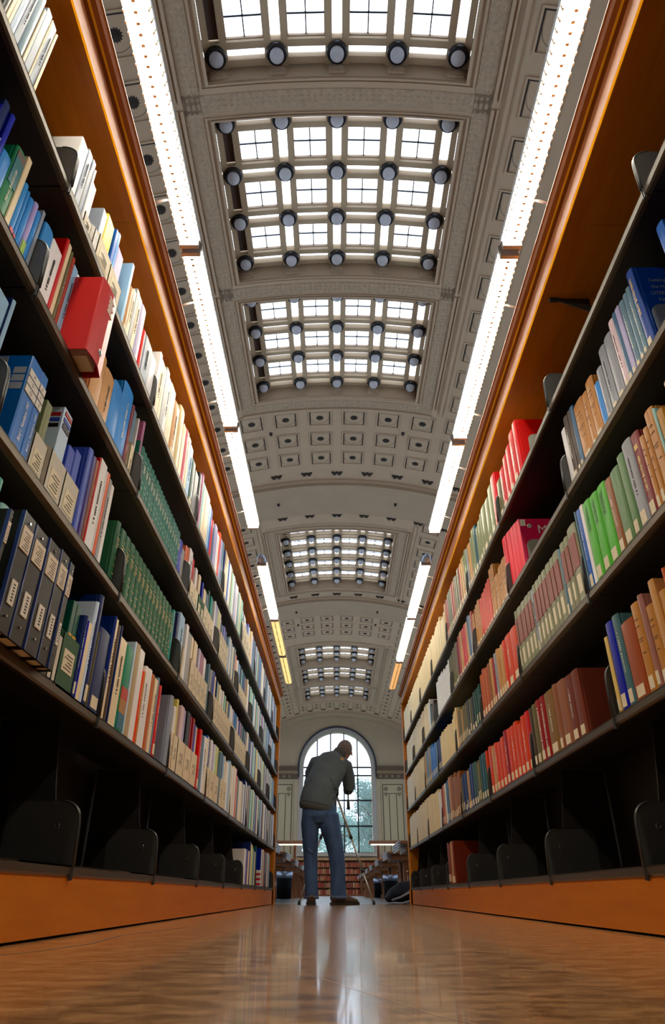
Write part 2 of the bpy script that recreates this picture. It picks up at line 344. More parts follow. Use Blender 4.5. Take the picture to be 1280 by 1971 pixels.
for si,l in enumerate(SKL):
    v0,v1=OP[si]
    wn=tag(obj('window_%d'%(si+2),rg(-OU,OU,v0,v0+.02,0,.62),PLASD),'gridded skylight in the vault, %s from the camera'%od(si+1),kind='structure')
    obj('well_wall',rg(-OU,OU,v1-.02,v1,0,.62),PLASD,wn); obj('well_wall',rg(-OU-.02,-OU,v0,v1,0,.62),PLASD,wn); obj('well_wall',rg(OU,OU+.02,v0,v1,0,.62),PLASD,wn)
    for nm,u,a,b,r,mt in(('inner_moulding',OU,.0,.06,-.05,PLAST),('inner_moulding',OU,.13,.17,-.035,PLAST),('outer_moulding',OU,.56,.62,-.06,PLAST),('outer_moulding',OU,.66,.70,-.03,PLAST),('relief_band',OU,.2,.54,-.012,ORN)):
        k=.5 if nm!='relief_band' else 1
        va,vb=v0-a*k,v1+a*k; vc,vd=v0-b*k,v1+b*k
        if si in(0,1,2,4,5,6) and nm=='outer_moulding' : va,vb,vc,vd=(v0-a*.5 if si in(0,4) else v0-.2,)*2+(0,0) if 0 else (v0-a,v1+a,v0-b,v1+b)
        bm=bmesh.new()
        ridge(bm,-u-b,-u-a,max(vc,v0-.28) if nm=='outer_moulding' else vc,min(vd,v1+.28) if nm=='outer_moulding' else vd,r,.01); ridge(bm,u+a,u+b,max(vc,v0-.28) if nm=='outer_moulding' else vc,min(vd,v1+.28) if nm=='outer_moulding' else vd,r,.01)
        if nm=='inner_moulding' or si in(0,3,4): ridge(bm,-u-a,u+a,vc,va,r-.001,.01)
        if nm!='outer_moulding' or si in(2,3,6): ridge(bm,-u-a,u+a,vb,vd,r-.001,.01)
        bmesh.ops.recalc_face_normals(bm,faces=bm.faces); obj(nm,bm,mt,wn)
    o=obj('leaf_ornament',ornament(v0-.34,v1+.34,[v0-.45] if si in(0,3,4) else [],v1+.27),ORN,wn); o['kind']='stuff'; o.location=(0,0,-.012)
    us=[-2*1.11,-1.11,0,1.11,2*1.11]
    for u in us:
        for s in(-1,1): obj('beam',rg(u+s*.152-.062,u+s*.152+.062,v0,v1,.40,.6),BEAM,wn)
    for v in l:
        for s in(-1,1): obj('beam',rg(-OU,OU,v+s*.152-.062,v+s*.152+.062,.405,.6),BEAM,wn)
        for k in range(len(us)-1): place('pane',pane_u,(us[k]+us[k+1])/2,v,.56,wn)
    for i in range(len(l)-1):
        vm=(l[i]+l[i+1])/2
        for u in us:
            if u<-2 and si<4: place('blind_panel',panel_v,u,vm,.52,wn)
            else: place('pane',pane_v,u,vm,.56,wn)
        for k in range(len(us)-1):
            um=(us[k]+us[k+1])/2
            fr=place('sash',sashm,um,vm,.56,wn)
            place('muntin',munt,um,vm,.56,wn)
            for a in(-1,1):
                for b in(-1,1): place('pane',pane_b,um+a*PW/4,vm+b*PW/4,.56,wn)
    for u in us:
        place('carved_block',blockm,u,v1-.04,.2,wn)
        for i,v in enumerate(l):
            nb+=1
            if si in(1,2,3,4,5,6) or True:
                t=empty('ceiling_lamp',V(u,v,.40)); t.rotation_euler=(0,u/R0,0)
                tag(t,'opal globe lamp, %s from left in the %s row, %s skylight from camera'%(od(us.index(u)+1),od(i+1),od(si+1)),'lamp','globe lamps at the skylight grid crossings')
                ob('ring',ringm,t,loc=(0,0,-.0)); ob('globe',globm,t,loc=(0,0,-.12))
    # flat roof glass frame closing the well above
# transverse ribs and flat bands
for a,b,r in((20.75,22.9,-.22),(31.95,34.0,-.22),(56.3,57.3,-.22)):
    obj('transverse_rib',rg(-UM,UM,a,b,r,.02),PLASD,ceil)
    obj('rib_moulding',rg(-UM,UM,a-.12,a,r*.4,.02),PLAST,ceil); obj('rib_moulding',rg(-UM,UM,b,b+.12,r*.4,.02),PLAST,ceil)
for s in(-1,1):
    for (a,b) in((-4.4,16.4),(23.6,31.6),(38.6,53.3)):
        obj('long_moulding',rg(s*3.28-.04,s*3.28+.04,a,b,-.06,.01),PLAST,ceil)
# W shaped brackets
def wshape():
    bm=bmesh.new(); z=[(a,-b) for a,b in [(-.2,.1),(-.13,-.09),(-.05,-.09),(0,.02),(.05,-.09),(.13,-.09),(.2,.1),(.12,.1),(.09,0),(.03,.1),(-.03,.1),(-.09,0),(-.12,.1)]][::-1]
    return mesh('leaf_bracket',prism(bm,z,-.05,-.002,'z'),DARK)
WM=wshape()
for v in(20.25,23.35,31.5,34.35,55.75):
    for k in range(-4,5): place('leaf_bracket',WM,k*1.11,v,0,ceil)
# coffers
cb=bmesh.new()
for a in((-.38,.38,-.38,-.34),(-.38,.38,.34,.38),(-.38,-.34,-.34,.34),(.34,.38,-.34,.34)): B(cb,a[0],a[1],a[2],a[3],-.035,.0)
for a in((-.33,.33,-.335,-.305),(-.335,-.305,-.305,.33),(.305,.335,-.305,.33)): B(cb,a[0],a[1],a[2],a[3],-.02,.0,1)  # dark strips on three sides paint the shading of a sunken coffer
for i in range(14):
    a0,a1=PI*i/14*1.0,PI*(i+1)/14
    for rr in(.29,):
        v=[cb.verts.new((r*math.cos(t),r*math.sin(t)*.98-.02,-.006)) for r,t in((rr,a0),(rr+.014,a0),(rr+.014,a1),(rr,a1))]; f=cb.faces.new(v); f.material_index=2
coff=mesh('coffer',cb,[PLAST,DARK,LINE])
rb=bmesh.new(); vs=[rb.verts.new(((.135 if i%2 else .1)*math.cos(2*PI*i/28),(.135 if i%2 else .1)*math.sin(2*PI*i/28),-.004)) for i in range(28)]; tip=rb.verts.new((0,0,-.05))
for i in range(28): rb.faces.new((vs[i],vs[(i+1)%28],tip))
rosm=mesh('rosette',rb,DARK)
def coffer(u,v):
    c=place('coffer',coff,u,v,0,ceil); r=ob('rosette',rosm,c)
for v in(17.0,18.13,19.26,35.0,36.1,37.2,54.1,55.0):
    for k in range(-3,3): coffer((k+.5)*1.11,v)
v=2.35
while v<57.3:
    if not (20.2<v<23.4 or 31.4<v<34.4 or v>56):
        for s in(-1,1):
            coffer(s*3.885,v)
            if v>23: coffer(s*4.995,v); coffer(s*6.105,v)
    v+=1.12
spm=mesh('sprinkler',lathe(bmesh.new(),[(.045,-.09),(.05,-.02),(.06,0)],10),DARK)
for (u,v) in((-2.2,17.6),(2.2,17.6),(-2.3,21.8),(2.3,21.8),(-2.2,33),(2.2,33),(-2.2,35.5),(2.2,35.5)):
    o=place('sprinkler',spm,u,v,-.22 if (20.75<v<22.9 or 32<v<34) else 0,ceil)
BOOKS={
'LA':"""0.678,.0155,.200,black,b 0.695,.0103,.270,cream,b 0.706,.0097,.270,cream,b 0.717,.0186,.280,whiteblue,b
0.736,.0192,.285,silver,b 0.756,.0256,.285,steel,b 0.783,.0083,.260,cream,b 0.792,.0237,.290,silver,b
0.817,.0047,.285,cream,b 0.823,.0218,.290,silver,b 0.846,.0066,.280,cream,b 1.082,.0459,.231,white,b
1.129,.0289,.248,silver,b 1.159,.0060,.196,grey,b 1.166,.0197,.258,silver,b 1.186,.0076,.237,white,b
1.210,.0237,.222,white,i 1.235,.0092,.223,white,i 1.314,.0347,.237,silver,i 1.350,.0623,.261,yellow,i
1.427,.0201,.286,blue,i 1.448,.0166,.296,sky,i 1.465,.0587,.249,lavender,i 1.574,.0190,.301,paleblue,b
1.594,.0346,.212,tan,b 1.630,.0261,.234,cream,b 1.657,.0293,.267,grey,b 1.687,.0345,.266,cream,b
1.722,.0616,.268,violetwhite,b 1.785,.0358,.199,redprint,b 1.822,.0934,.206,silver,b 1.916,.0627,.201,white,b
2.011,.0286,.298,white,b 2.040,.0454,.287,cream,b 2.087,.0323,.288,cream,b 2.120,.0479,.314,grey,b
2.169,.0438,.301,white,b 2.214,.0837,.311,cream,b 2.298,.0986,.287,tan,b 2.398,.0857,.340,darkcream,b
2.485,.0515,.295,cream,b 2.537,.0733,.310,pink,b 2.612,.0407,.310,cream,b 2.653,.0611,.295,paleblue,b
2.715,.0931,.264,dkgreen,b 2.810,.0775,.249,grey,b 2.904,.0635,.300,black,b 2.968,.0521,.335,mauve,b
3.021,.0339,.310,paleteal,b 3.056,.0453,.310,cream,b 3.102,.1161,.310,cream,b 3.220,.0530,.292,paleblue,b
3.274,.0486,.291,blue,b 3.323,.0570,.252,red,b 3.381,.0570,.233,steelblue,b 3.439,.0737,.283,lavender,b
3.514,.0737,.266,white,b 3.588,.0625,.310,orange,b 3.652,.0625,.297,lavender,b 3.715,.0625,.308,steel,b
3.806,.0354,.293,navy,b 3.842,.0636,.310,beige,b 3.907,.0852,.310,cream,b 3.993,.0482,.310,blue,b
4.042,.0680,.310,white,b 4.111,.0542,.310,sage,b 4.167,.0542,.299,mint,b 4.222,.0542,.305,white,b
4.277,.0679,.310,steel,b 4.346,.0679,.302,lavender,b 4.415,.0568,.310,white,b 4.473,.0568,.292,steel,b
4.530,.0568,.307,mint,b 4.588,.0568,.307,cream,b 4.646,.0569,.304,mint,b 4.714,.0400,.310,teal,b
4.765,.0490,.301,white,i 4.815,.0709,.285,steel,i 4.910,.0479,.285,steel,i 4.959,.0709,.281,white,i
5.054,.0477,.266,lavender,i 5.103,.0709,.267,steel,i 5.198,.0317,.310,violet,i 5.231,.0550,.304,paleblue,i
5.287,.0403,.310,cream,i 5.358,.0645,.306,cream,b 5.423,.0645,.296,lavender,b 5.489,.0645,.294,steelblue,b
5.554,.0566,.288,steel,b 5.622,.0750,.310,black,b 5.698,.0770,.291,lavender,b 5.776,.0550,.310,dkgrey,b
5.832,.0550,.304,mint,b 5.888,.0550,.302,grey,b 5.944,.0781,.310,dkgrey,b 6.023,.0781,.305,steel,b
6.102,.0778,.310,blue,b 6.181,.0778,.304,grey,b 6.260,.0648,.310,cream,b 6.326,.0648,.298,white,b
6.391,.0648,.296,white,b 6.457,.0618,.310,dkgrey,b 6.530,.0582,.309,grey,b 6.589,.0650,.294,grey,b
6.655,.0650,.296,navy,b 6.721,.0561,.310,dkgrey,b 6.778,.0561,.300,steel,b 6.835,.0561,.309,steel,b
6.892,.0573,.310,white,b 6.951,.0573,.291,white,b 7.009,.0573,.293,grey,b 7.067,.0623,.310,lavender,b
7.131,.0623,.299,white,b 7.194,.0623,.303,mint,b 7.257,.0623,.293,white,b 7.320,.0623,.309,navy,b
7.384,.0432,.310,steel,b 7.443,.0581,.298,steel,b 7.502,.0613,.310,white,b 7.564,.0613,.308,lavender,b
7.627,.0613,.291,lavender,b 7.689,.0536,.310,dkgreen,b 7.743,.0536,.303,navy,b 7.798,.0536,.292,grey,b
7.853,.0552,.310,steel,b 7.909,.0552,.294,paleblue,b 7.965,.0552,.298,cream,b""",
'LB':"""0.794,.0087,.224,royal,b 0.804,.0060,.267,royal,b 0.811,.0245,.300,navy,b 0.836,.0060,.194,lavender,b
0.843,.0174,.300,royal,b 0.861,.0379,.196,sky,b 0.900,.0427,.273,greenprint,b 0.944,.0182,.298,cream,b
0.963,.0178,.227,skyred,b 0.982,.0128,.223,skyred,b 0.996,.0213,.220,sky,b 1.018,.0194,.233,rainbow,b
1.038,.0195,.227,sky,b 1.059,.0120,.255,silver,b 1.083,.0496,.245,skyred,b 1.133,.0595,.245,white,b
1.194,.0156,.325,red,b 1.210,.0163,.323,cream,b 1.228,.0150,.315,olive,b 1.244,.0176,.312,rust,b
1.262,.0302,.301,paleblue,b 1.293,.0269,.298,white,b 1.525,.0812,.247,tan,b 1.607,.0854,.235,tan,b
1.694,.0834,.258,sky,b 1.778,.1031,.327,sky,b 1.882,.0252,.303,maroon,b 1.936,.0294,.318,steel,i
1.999,.0100,.327,white,i 2.020,.0048,.242,teal_green,j 2.026,.0242,.339,mauve,b 2.051,.0384,.241,teal_green,j
2.090,.0384,.241,teal_green,j 2.130,.0384,.241,teal_green,j 2.169,.0384,.241,teal_green,j 2.209,.0384,.241,teal_green,j
2.248,.0384,.240,teal_green,j 2.287,.0384,.240,teal_green,j 2.327,.0384,.240,teal_green,j 2.366,.0384,.240,teal_green,j
2.406,.0384,.239,teal_green,j 2.445,.0384,.239,teal_green,j 2.484,.0384,.239,teal_green,j 2.524,.0384,.239,teal_green,j
2.563,.0384,.239,teal_green,j 2.603,.0384,.238,teal_green,j 2.642,.0384,.238,teal_green,j 2.681,.0384,.238,teal_green,j
2.721,.0529,.238,teal_green,j 2.775,.0657,.220,royal,b 2.841,.0457,.203,grey,b 2.908,.0851,.254,orangeboard,b
2.994,.0698,.282,white,b 3.075,.0442,.289,paleteal,i 3.120,.0428,.283,red,i 3.218,.0455,.274,white,i
3.317,.0462,.279,cream,i 3.415,.0329,.277,royal,i 3.479,.0634,.265,cream,i 3.565,.0422,.271,steel,i
3.608,.0438,.310,dkgreen,i 3.693,.0604,.310,teal,i 3.764,.0310,.310,white,b 3.806,.0787,.310,lavender,b
3.886,.0610,.310,palegreen,b 3.948,.0610,.308,cream,b 4.027,.0468,.310,steel,i 4.075,.0262,.304,steelblue,i
4.140,.0482,.294,steel,i 4.205,.0664,.310,violet,i 4.289,.0497,.307,steelblue,i 4.373,.0331,.290,paleblue,b
4.407,.0306,.310,grey,b 4.439,.0602,.310,white,b 4.500,.0602,.296,steel,b 4.561,.0602,.290,cream,b
4.622,.0716,.310,steelblue,b 4.695,.0080,.310,cream,b 4.721,.0568,.283,pink,b 4.779,.0568,.264,cream,b
4.836,.0568,.278,white,b 4.923,.0282,.276,white,i 4.952,.0428,.310,blue,i 5.019,.0605,.301,paleblue,i
5.093,.0544,.310,navy,i 5.178,.0331,.307,mint,i 5.212,.0359,.308,sky,i 5.272,.0587,.307,steelblue,i
5.346,.0443,.301,navy,i 5.391,.0247,.306,lavender,i 5.451,.0716,.310,cream,b 5.524,.0716,.291,white,b
5.622,.0457,.292,steelblue,b 5.669,.0716,.308,mint,b 5.741,.0716,.303,mint,b 5.814,.0716,.293,white,b
5.886,.0634,.310,teal,b 5.951,.0634,.307,paleblue,b 6.015,.0634,.293,white,b 6.080,.0634,.301,cream,b
6.144,.0634,.296,navy,b 6.208,.0697,.310,mint,b 6.279,.0697,.300,grey,b 6.350,.0717,.310,cream,b
6.423,.0717,.301,paleblue,b 6.530,.0370,.308,steel,b 6.568,.0717,.291,cream,b 6.641,.0717,.291,steelblue,b
6.713,.0810,.310,magenta,b 6.795,.0580,.310,white,b 6.854,.0580,.306,grey,b 6.914,.0580,.305,navy,b
6.973,.0580,.293,cream,b 7.032,.0595,.310,teal,b 7.092,.0595,.309,grey,b 7.153,.0595,.296,grey,b
7.213,.0595,.309,steelblue,b 7.274,.0678,.310,steel,b 7.342,.0678,.303,paleblue,b 7.438,.0411,.304,steelblue,b
7.480,.0678,.305,navy,b 7.549,.0678,.291,paleblue,b 7.618,.0634,.310,peach,b 7.682,.0634,.297,grey,b
7.747,.0634,.293,white,b 7.811,.0634,.299,navy,b 7.875,.0634,.303,paleblue,b 7.940,.0708,.310,steel,b
8.012,.0708,.301,paleblue,b 8.083,.0708,.297,cream,b 8.155,.0547,.310,sky,b 8.211,.0547,.303,grey,b
8.267,.0547,.303,steelblue,b""",
'LC':"""0.855,.0527,.300,steelblue,b 0.909,.0568,.300,navy,b 0.967,.0822,.300,paleblue,b 1.050,.0041,.324,navy,b
1.055,.0160,.324,paleblue,b 1.193,.0608,.282,bluebinder,B 1.255,.0338,.286,bluebinder,B 1.330,.0118,.255,sage,i
1.343,.0214,.255,sage,i 1.429,.0599,.312,whiteprint,i 1.507,.0432,.240,violetblue,i 1.552,.0394,.257,violetblue,i
1.610,.0375,.309,violetblue,b 1.648,.0286,.305,purple,b 1.678,.0182,.309,bronze,b 1.697,.0089,.332,red,b
1.707,.0605,.338,white,b 1.768,.0065,.326,white,b 1.776,.0268,.329,orangeprint,b 1.804,.0224,.322,grey,b
1.827,.0264,.316,white,b 1.941,.0380,.243,green,j 1.997,.0545,.244,green,j 2.052,.0545,.245,green,j
2.107,.0545,.246,green,j 2.163,.0545,.247,green,j 2.218,.0545,.248,green,j 2.274,.0545,.249,green,j
2.329,.0545,.250,green,j 2.385,.0545,.251,green,j 2.440,.0545,.252,green,j 2.496,.0545,.253,green,j
2.551,.0545,.253,green,j 2.607,.0545,.254,green,j 2.662,.0545,.255,green,j 2.718,.0457,.256,green,j
2.764,.0457,.242,green,j 2.811,.0324,.268,teal,b 2.898,.0457,.289,navy,b 2.945,.1039,.309,paleblue,b
3.098,.0474,.306,white,b 3.146,.0959,.287,grey,b 3.266,.0239,.310,teal,i 3.291,.0466,.307,cream,i
3.364,.0488,.310,cream,i 3.414,.0332,.310,cream,i 3.495,.0492,.310,violetwhite,i 3.558,.0820,.310,mauve,i
3.654,.0600,.310,white,i 3.748,.0333,.306,steel,b 3.806,.0426,.291,grey,b 3.850,.0663,.304,navy,b
3.917,.0503,.310,royal,b 3.968,.0399,.296,cream,b 4.019,.0456,.310,paleteal,i 4.106,.0317,.310,navy,i
4.139,.0393,.307,mint,i 4.211,.0526,.310,cream,i 4.278,.0537,.300,white,i 4.364,.0474,.310,white,i
4.450,.0410,.304,mint,i 4.492,.0300,.310,dkteal,i 4.565,.0428,.295,cream,i 4.638,.0556,.305,steelblue,i
4.720,.0600,.306,white,i 4.794,.0629,.301,white,i 4.887,.0200,.310,lavender,i 4.908,.0490,.306,steelblue,i
4.986,.0400,.310,sky,i 5.027,.0420,.306,steelblue,i 5.096,.0503,.310,pinkwhite,i 5.147,.0187,.290,white,i
5.199,.0526,.310,purple,i 5.278,.0268,.307,lavender,i 5.306,.0552,.310,maroon,i 5.376,.0629,.308,steel,i
5.473,.0302,.310,dkgreen,i 5.504,.0518,.300,steel,i 5.571,.0320,.310,navy,i 5.622,.0493,.310,white,b
5.672,.0595,.309,cream,b 5.733,.0674,.299,navy,b 5.801,.0674,.292,navy,b 5.870,.0674,.287,steelblue,b
5.938,.0674,.295,white,b 6.006,.0653,.310,violetblue,b 6.073,.0653,.310,grey,b 6.139,.0653,.291,mint,b
6.205,.0653,.293,mint,b 6.272,.0609,.310,purple,b 6.333,.0609,.303,cream,b 6.395,.0623,.310,yellow,b
6.459,.0603,.299,white,b 6.530,.0544,.308,paleblue,b 6.585,.0623,.300,cream,b 6.649,.0623,.304,white,b
6.712,.0623,.294,grey,b 6.775,.0754,.310,cream,b 6.852,.0754,.302,mint,b 6.928,.0754,.297,white,b
7.005,.0695,.310,palegreen,b 7.075,.0695,.301,grey,b 7.146,.0695,.298,steel,b 7.216,.0695,.300,white,b
7.287,.0608,.310,dkbrown,b 7.348,.0608,.291,lavender,b 7.438,.0331,.308,white,b 7.472,.0647,.310,white,b
7.538,.0647,.310,steelblue,b 7.603,.0647,.303,cream,b 7.669,.0647,.299,white,b 7.735,.0647,.297,grey,b
7.800,.0639,.310,steel,b 7.865,.0639,.302,white,b 7.930,.0639,.290,mint,b 7.995,.0639,.304,navy,b
8.060,.0639,.302,mint,b 8.125,.0639,.298,steel,b 8.190,.0604,.310,royal,b 8.251,.0604,.295,paleblue,b""",
'LD':"""1.082,.0635,.280,paleteal,b 1.146,.0314,.300,teal,b 1.179,.0150,.237,blackbinder,B 1.195,.0393,.262,paleteal,b
1.235,.0631,.267,blackbinder,B 1.299,.0742,.267,blackbinder,B 1.374,.0736,.272,blackbinder,B 1.449,.0598,.280,blackbinder,B
1.510,.0317,.275,blackbinder,B 1.680,.0276,.238,yellowgreen,i 1.708,.0325,.238,yellowgreen,i 1.752,.0209,.225,navy,b
1.774,.0102,.217,royal,b 1.785,.0307,.217,cream,b 1.817,.0190,.293,whiteblue,b 1.837,.0329,.324,navy,b
1.871,.0060,.220,olive,b 1.878,.1014,.240,navy,b 1.991,.0185,.315,navyboard,b 2.010,.0183,.312,cream,b
2.029,.0331,.302,dkbrown,b 2.064,.0106,.309,navy,b 2.075,.0767,.278,cream,b 2.153,.0870,.277,tealprint,b
2.241,.0093,.315,whiteblue,b 2.251,.0593,.316,marble,b 2.311,.0593,.314,white,b 2.372,.0250,.251,orange,b
2.398,.0107,.256,tan,b 2.410,.0492,.280,white,b 2.460,.0331,.284,white,b 2.494,.0591,.278,brownorange,b
2.554,.0388,.274,cream,b 2.594,.0315,.290,steel,b 2.626,.0457,.270,red,b 2.835,.0515,.283,greynavy,b
2.960,.0447,.264,white,i 3.006,.0303,.306,paleyellow,i 3.097,.0702,.301,pinkwhite,i 3.169,.0283,.295,lavender,i
3.240,.0834,.309,black,i 3.324,.0246,.302,crimson,i 3.387,.0455,.309,crimson,i 3.434,.0322,.288,violetblue,i
3.467,.0338,.283,cream,i 3.531,.0671,.289,red,b 3.599,.0671,.272,steel,b 3.667,.0671,.279,white,b
3.735,.0595,.283,cream,b 3.812,.0554,.310,blueboard,i 3.868,.0326,.294,navy,i 3.933,.0611,.310,white,i
3.995,.0588,.300,lavender,i 4.068,.0304,.310,white,i 4.099,.0728,.310,palegreen,i 4.173,.0348,.310,paleyellow,i
4.227,.0373,.296,steel,b 4.280,.0639,.310,palegreen,i 4.345,.0380,.310,navy,i 4.397,.0482,.304,paleblue,i
4.446,.0578,.310,cream,i 4.524,.0764,.290,white,b 4.601,.0684,.310,paleblue,b 4.670,.0325,.297,cream,b
4.740,.0684,.292,white,b 4.809,.0684,.310,cream,b 4.879,.0679,.310,white,b 4.947,.0248,.310,pink,b
4.973,.0664,.271,peach,b 5.041,.0664,.265,steel,b 5.108,.0664,.257,cream,b 5.175,.0664,.265,white,b
5.243,.0664,.270,cream,b 5.310,.0664,.264,grey,b 5.377,.0664,.268,white,b 5.445,.0573,.310,navy,b
5.503,.0573,.305,white,b 5.561,.0497,.296,navy,b 5.622,.0548,.292,cream,b 5.678,.0472,.310,navy,b
5.726,.0472,.306,cream,b 5.774,.0592,.310,navy,b 5.834,.0592,.294,mint,b 5.895,.0592,.298,mint,b
5.955,.0592,.297,steelblue,b 6.015,.0632,.310,cream,b 6.079,.0632,.300,mint,b 6.143,.0632,.293,steelblue,b
6.208,.0632,.292,lavender,b 6.272,.0632,.293,navy,b 6.336,.0632,.304,cream,b 6.400,.0632,.296,white,b
6.464,.0548,.310,dkbrown,b 6.531,.0661,.298,mint,b 6.598,.0661,.294,steelblue,b 6.665,.0661,.307,paleblue,b
6.733,.0612,.310,pinkwhite,b 6.795,.0612,.296,navy,b 6.857,.0612,.291,navy,b 6.919,.0612,.307,cream,b
6.982,.0612,.299,white,b 7.044,.0612,.309,white,b 7.106,.0650,.310,steelblue,b 7.172,.0650,.305,lavender,b
7.238,.0650,.294,cream,b 7.304,.0650,.291,steelblue,b 7.370,.0571,.296,grey,b 7.438,.0628,.290,cream,b
7.502,.0650,.309,navy,b 7.568,.0650,.306,cream,b 7.634,.0674,.310,navy,b 7.702,.0674,.294,steelblue,b
7.771,.0674,.296,cream,b 7.839,.0674,.290,steel,b 7.908,.0674,.307,navy,b 7.976,.0674,.306,white,b
8.044,.0569,.310,pinkwhite,b 8.102,.0569,.309,steel,b""",
'LE':"""5.723,.0768,.241,white,b 5.801,.0768,.241,lavender,b 5.878,.0597,.244,royal,b 5.939,.0597,.231,cream,b
6.000,.0597,.239,cream,b 6.060,.0650,.310,navy,b 6.126,.0650,.298,white,b 6.192,.0601,.290,yellow,b
6.253,.0601,.273,mint,b 6.315,.0603,.258,steel,b 6.376,.0603,.258,steel,b 6.437,.0603,.252,cream,b
6.530,.0348,.305,dkteal,b 6.952,.0634,.310,flag,b 7.016,.0634,.300,white,b 7.081,.0634,.291,grey,b
7.145,.0788,.310,cream,b 7.225,.0788,.292,grey,b 7.305,.0632,.310,rust,b 7.369,.0581,.296,steel,b
7.438,.0582,.299,steel,b 7.497,.0632,.300,steelblue,b 7.561,.0632,.299,cream,b 7.626,.0632,.305,lavender,b
7.690,.0632,.305,cream,b 7.754,.0723,.303,steel,b 7.827,.0723,.293,paleblue,b""",
'RA':"""2.455,.0594,.289,redboard,b 2.516,.0801,.284,red,b 2.597,.0756,.256,red,b 2.673,.0702,.249,red,b
2.744,.0796,.227,red,b 2.825,.0796,.210,olive,b 2.917,.0965,.304,redboard,b 3.014,.0881,.292,sage,b
3.104,.0938,.267,sage,b 3.198,.1028,.278,sage,b 3.302,.0397,.275,sage,b 3.343,.0688,.260,sage,b
3.413,.0688,.252,sage,b 3.482,.0625,.296,dkteal,b 3.546,.0686,.310,sage,b 3.616,.0455,.285,sage,b
3.662,.0455,.272,tan,b 3.709,.0574,.285,ochre,b 3.767,.0460,.284,greyblue,b 3.825,.0532,.305,sage,b
3.880,.0532,.295,sage,b 3.934,.0717,.304,ochre,b 4.006,.0717,.297,ochre,b 4.079,.0278,.298,crimson,b
4.108,.0701,.309,olive,b 4.179,.0701,.290,olive,b 4.250,.0646,.310,olive,b 4.316,.0646,.309,brown,b
4.381,.0770,.310,rust,b 4.459,.0545,.310,olive,b 4.515,.0545,.309,olive,b 4.570,.0511,.310,olive,b
4.622,.0511,.296,rust,b 4.674,.0455,.310,rust,b 4.746,.0704,.308,tan,b 4.817,.0535,.264,creamj,b
4.872,.0535,.246,creamj,b 4.926,.0535,.255,creamj,b 4.981,.0535,.260,creamj,b 5.035,.0551,.310,creamj,b
5.091,.0551,.296,creamj,b 5.147,.0646,.310,creamj,b 5.213,.0646,.302,creamj,b 5.279,.0421,.309,creamj,b
5.322,.0421,.293,creamj,b 5.365,.0508,.281,creamj,b 5.417,.0508,.275,creamj,b 5.468,.0551,.308,creamj,b
5.524,.0551,.290,creamj,b 5.580,.0465,.310,creamj,b 5.645,.0636,.296,creamj,b 5.710,.0467,.310,creamj,b
5.757,.0467,.294,creamj,b 5.805,.0614,.310,creamj,b 5.868,.0614,.302,creamj,b 5.930,.0655,.310,creamj,b
5.996,.0655,.296,creamj,b 6.063,.0474,.310,creamj,b 6.111,.0474,.303,creamj,b 6.160,.0474,.304,creamj,b
6.208,.0542,.310,creamj,b 6.263,.0542,.297,creamj,b 6.319,.0542,.291,creamj,b 6.374,.0624,.310,creamj,b
6.437,.0624,.303,creamj,b 6.500,.0335,.310,creamj,b 6.562,.0610,.309,creamj,b 6.624,.0668,.310,creamj,b
6.692,.0668,.290,creamj,b 6.760,.0484,.310,creamj,b 6.809,.0484,.306,creamj,b 6.859,.0484,.306,creamj,b
6.908,.0463,.310,creamj,b 6.956,.0463,.309,creamj,b 7.003,.0463,.309,creamj,b 7.050,.0468,.310,creamj,b
7.098,.0468,.306,creamj,b 7.146,.0468,.306,creamj,b 7.194,.0500,.310,creamj,b 7.245,.0500,.300,creamj,b
7.296,.0500,.291,creamj,b 7.347,.0573,.310,creamj,b 7.405,.0361,.297,creamj,b 7.463,.0573,.303,creamj,b
7.522,.0500,.310,creamj,b 7.573,.0500,.301,creamj,b 7.624,.0500,.304,creamj,b 7.675,.0633,.310,creamj,b
7.739,.0633,.291,creamj,b 7.803,.0633,.292,creamj,b 7.868,.0602,.310,creamj,b 7.929,.0602,.304,creamj,b
7.990,.0602,.301,creamj,b 8.051,.0491,.310,creamj,b 8.101,.0491,.306,creamj,b 8.151,.0491,.297,creamj,b
8.201,.0491,.309,creamj,b 8.251,.0581,.310,creamj,b""",
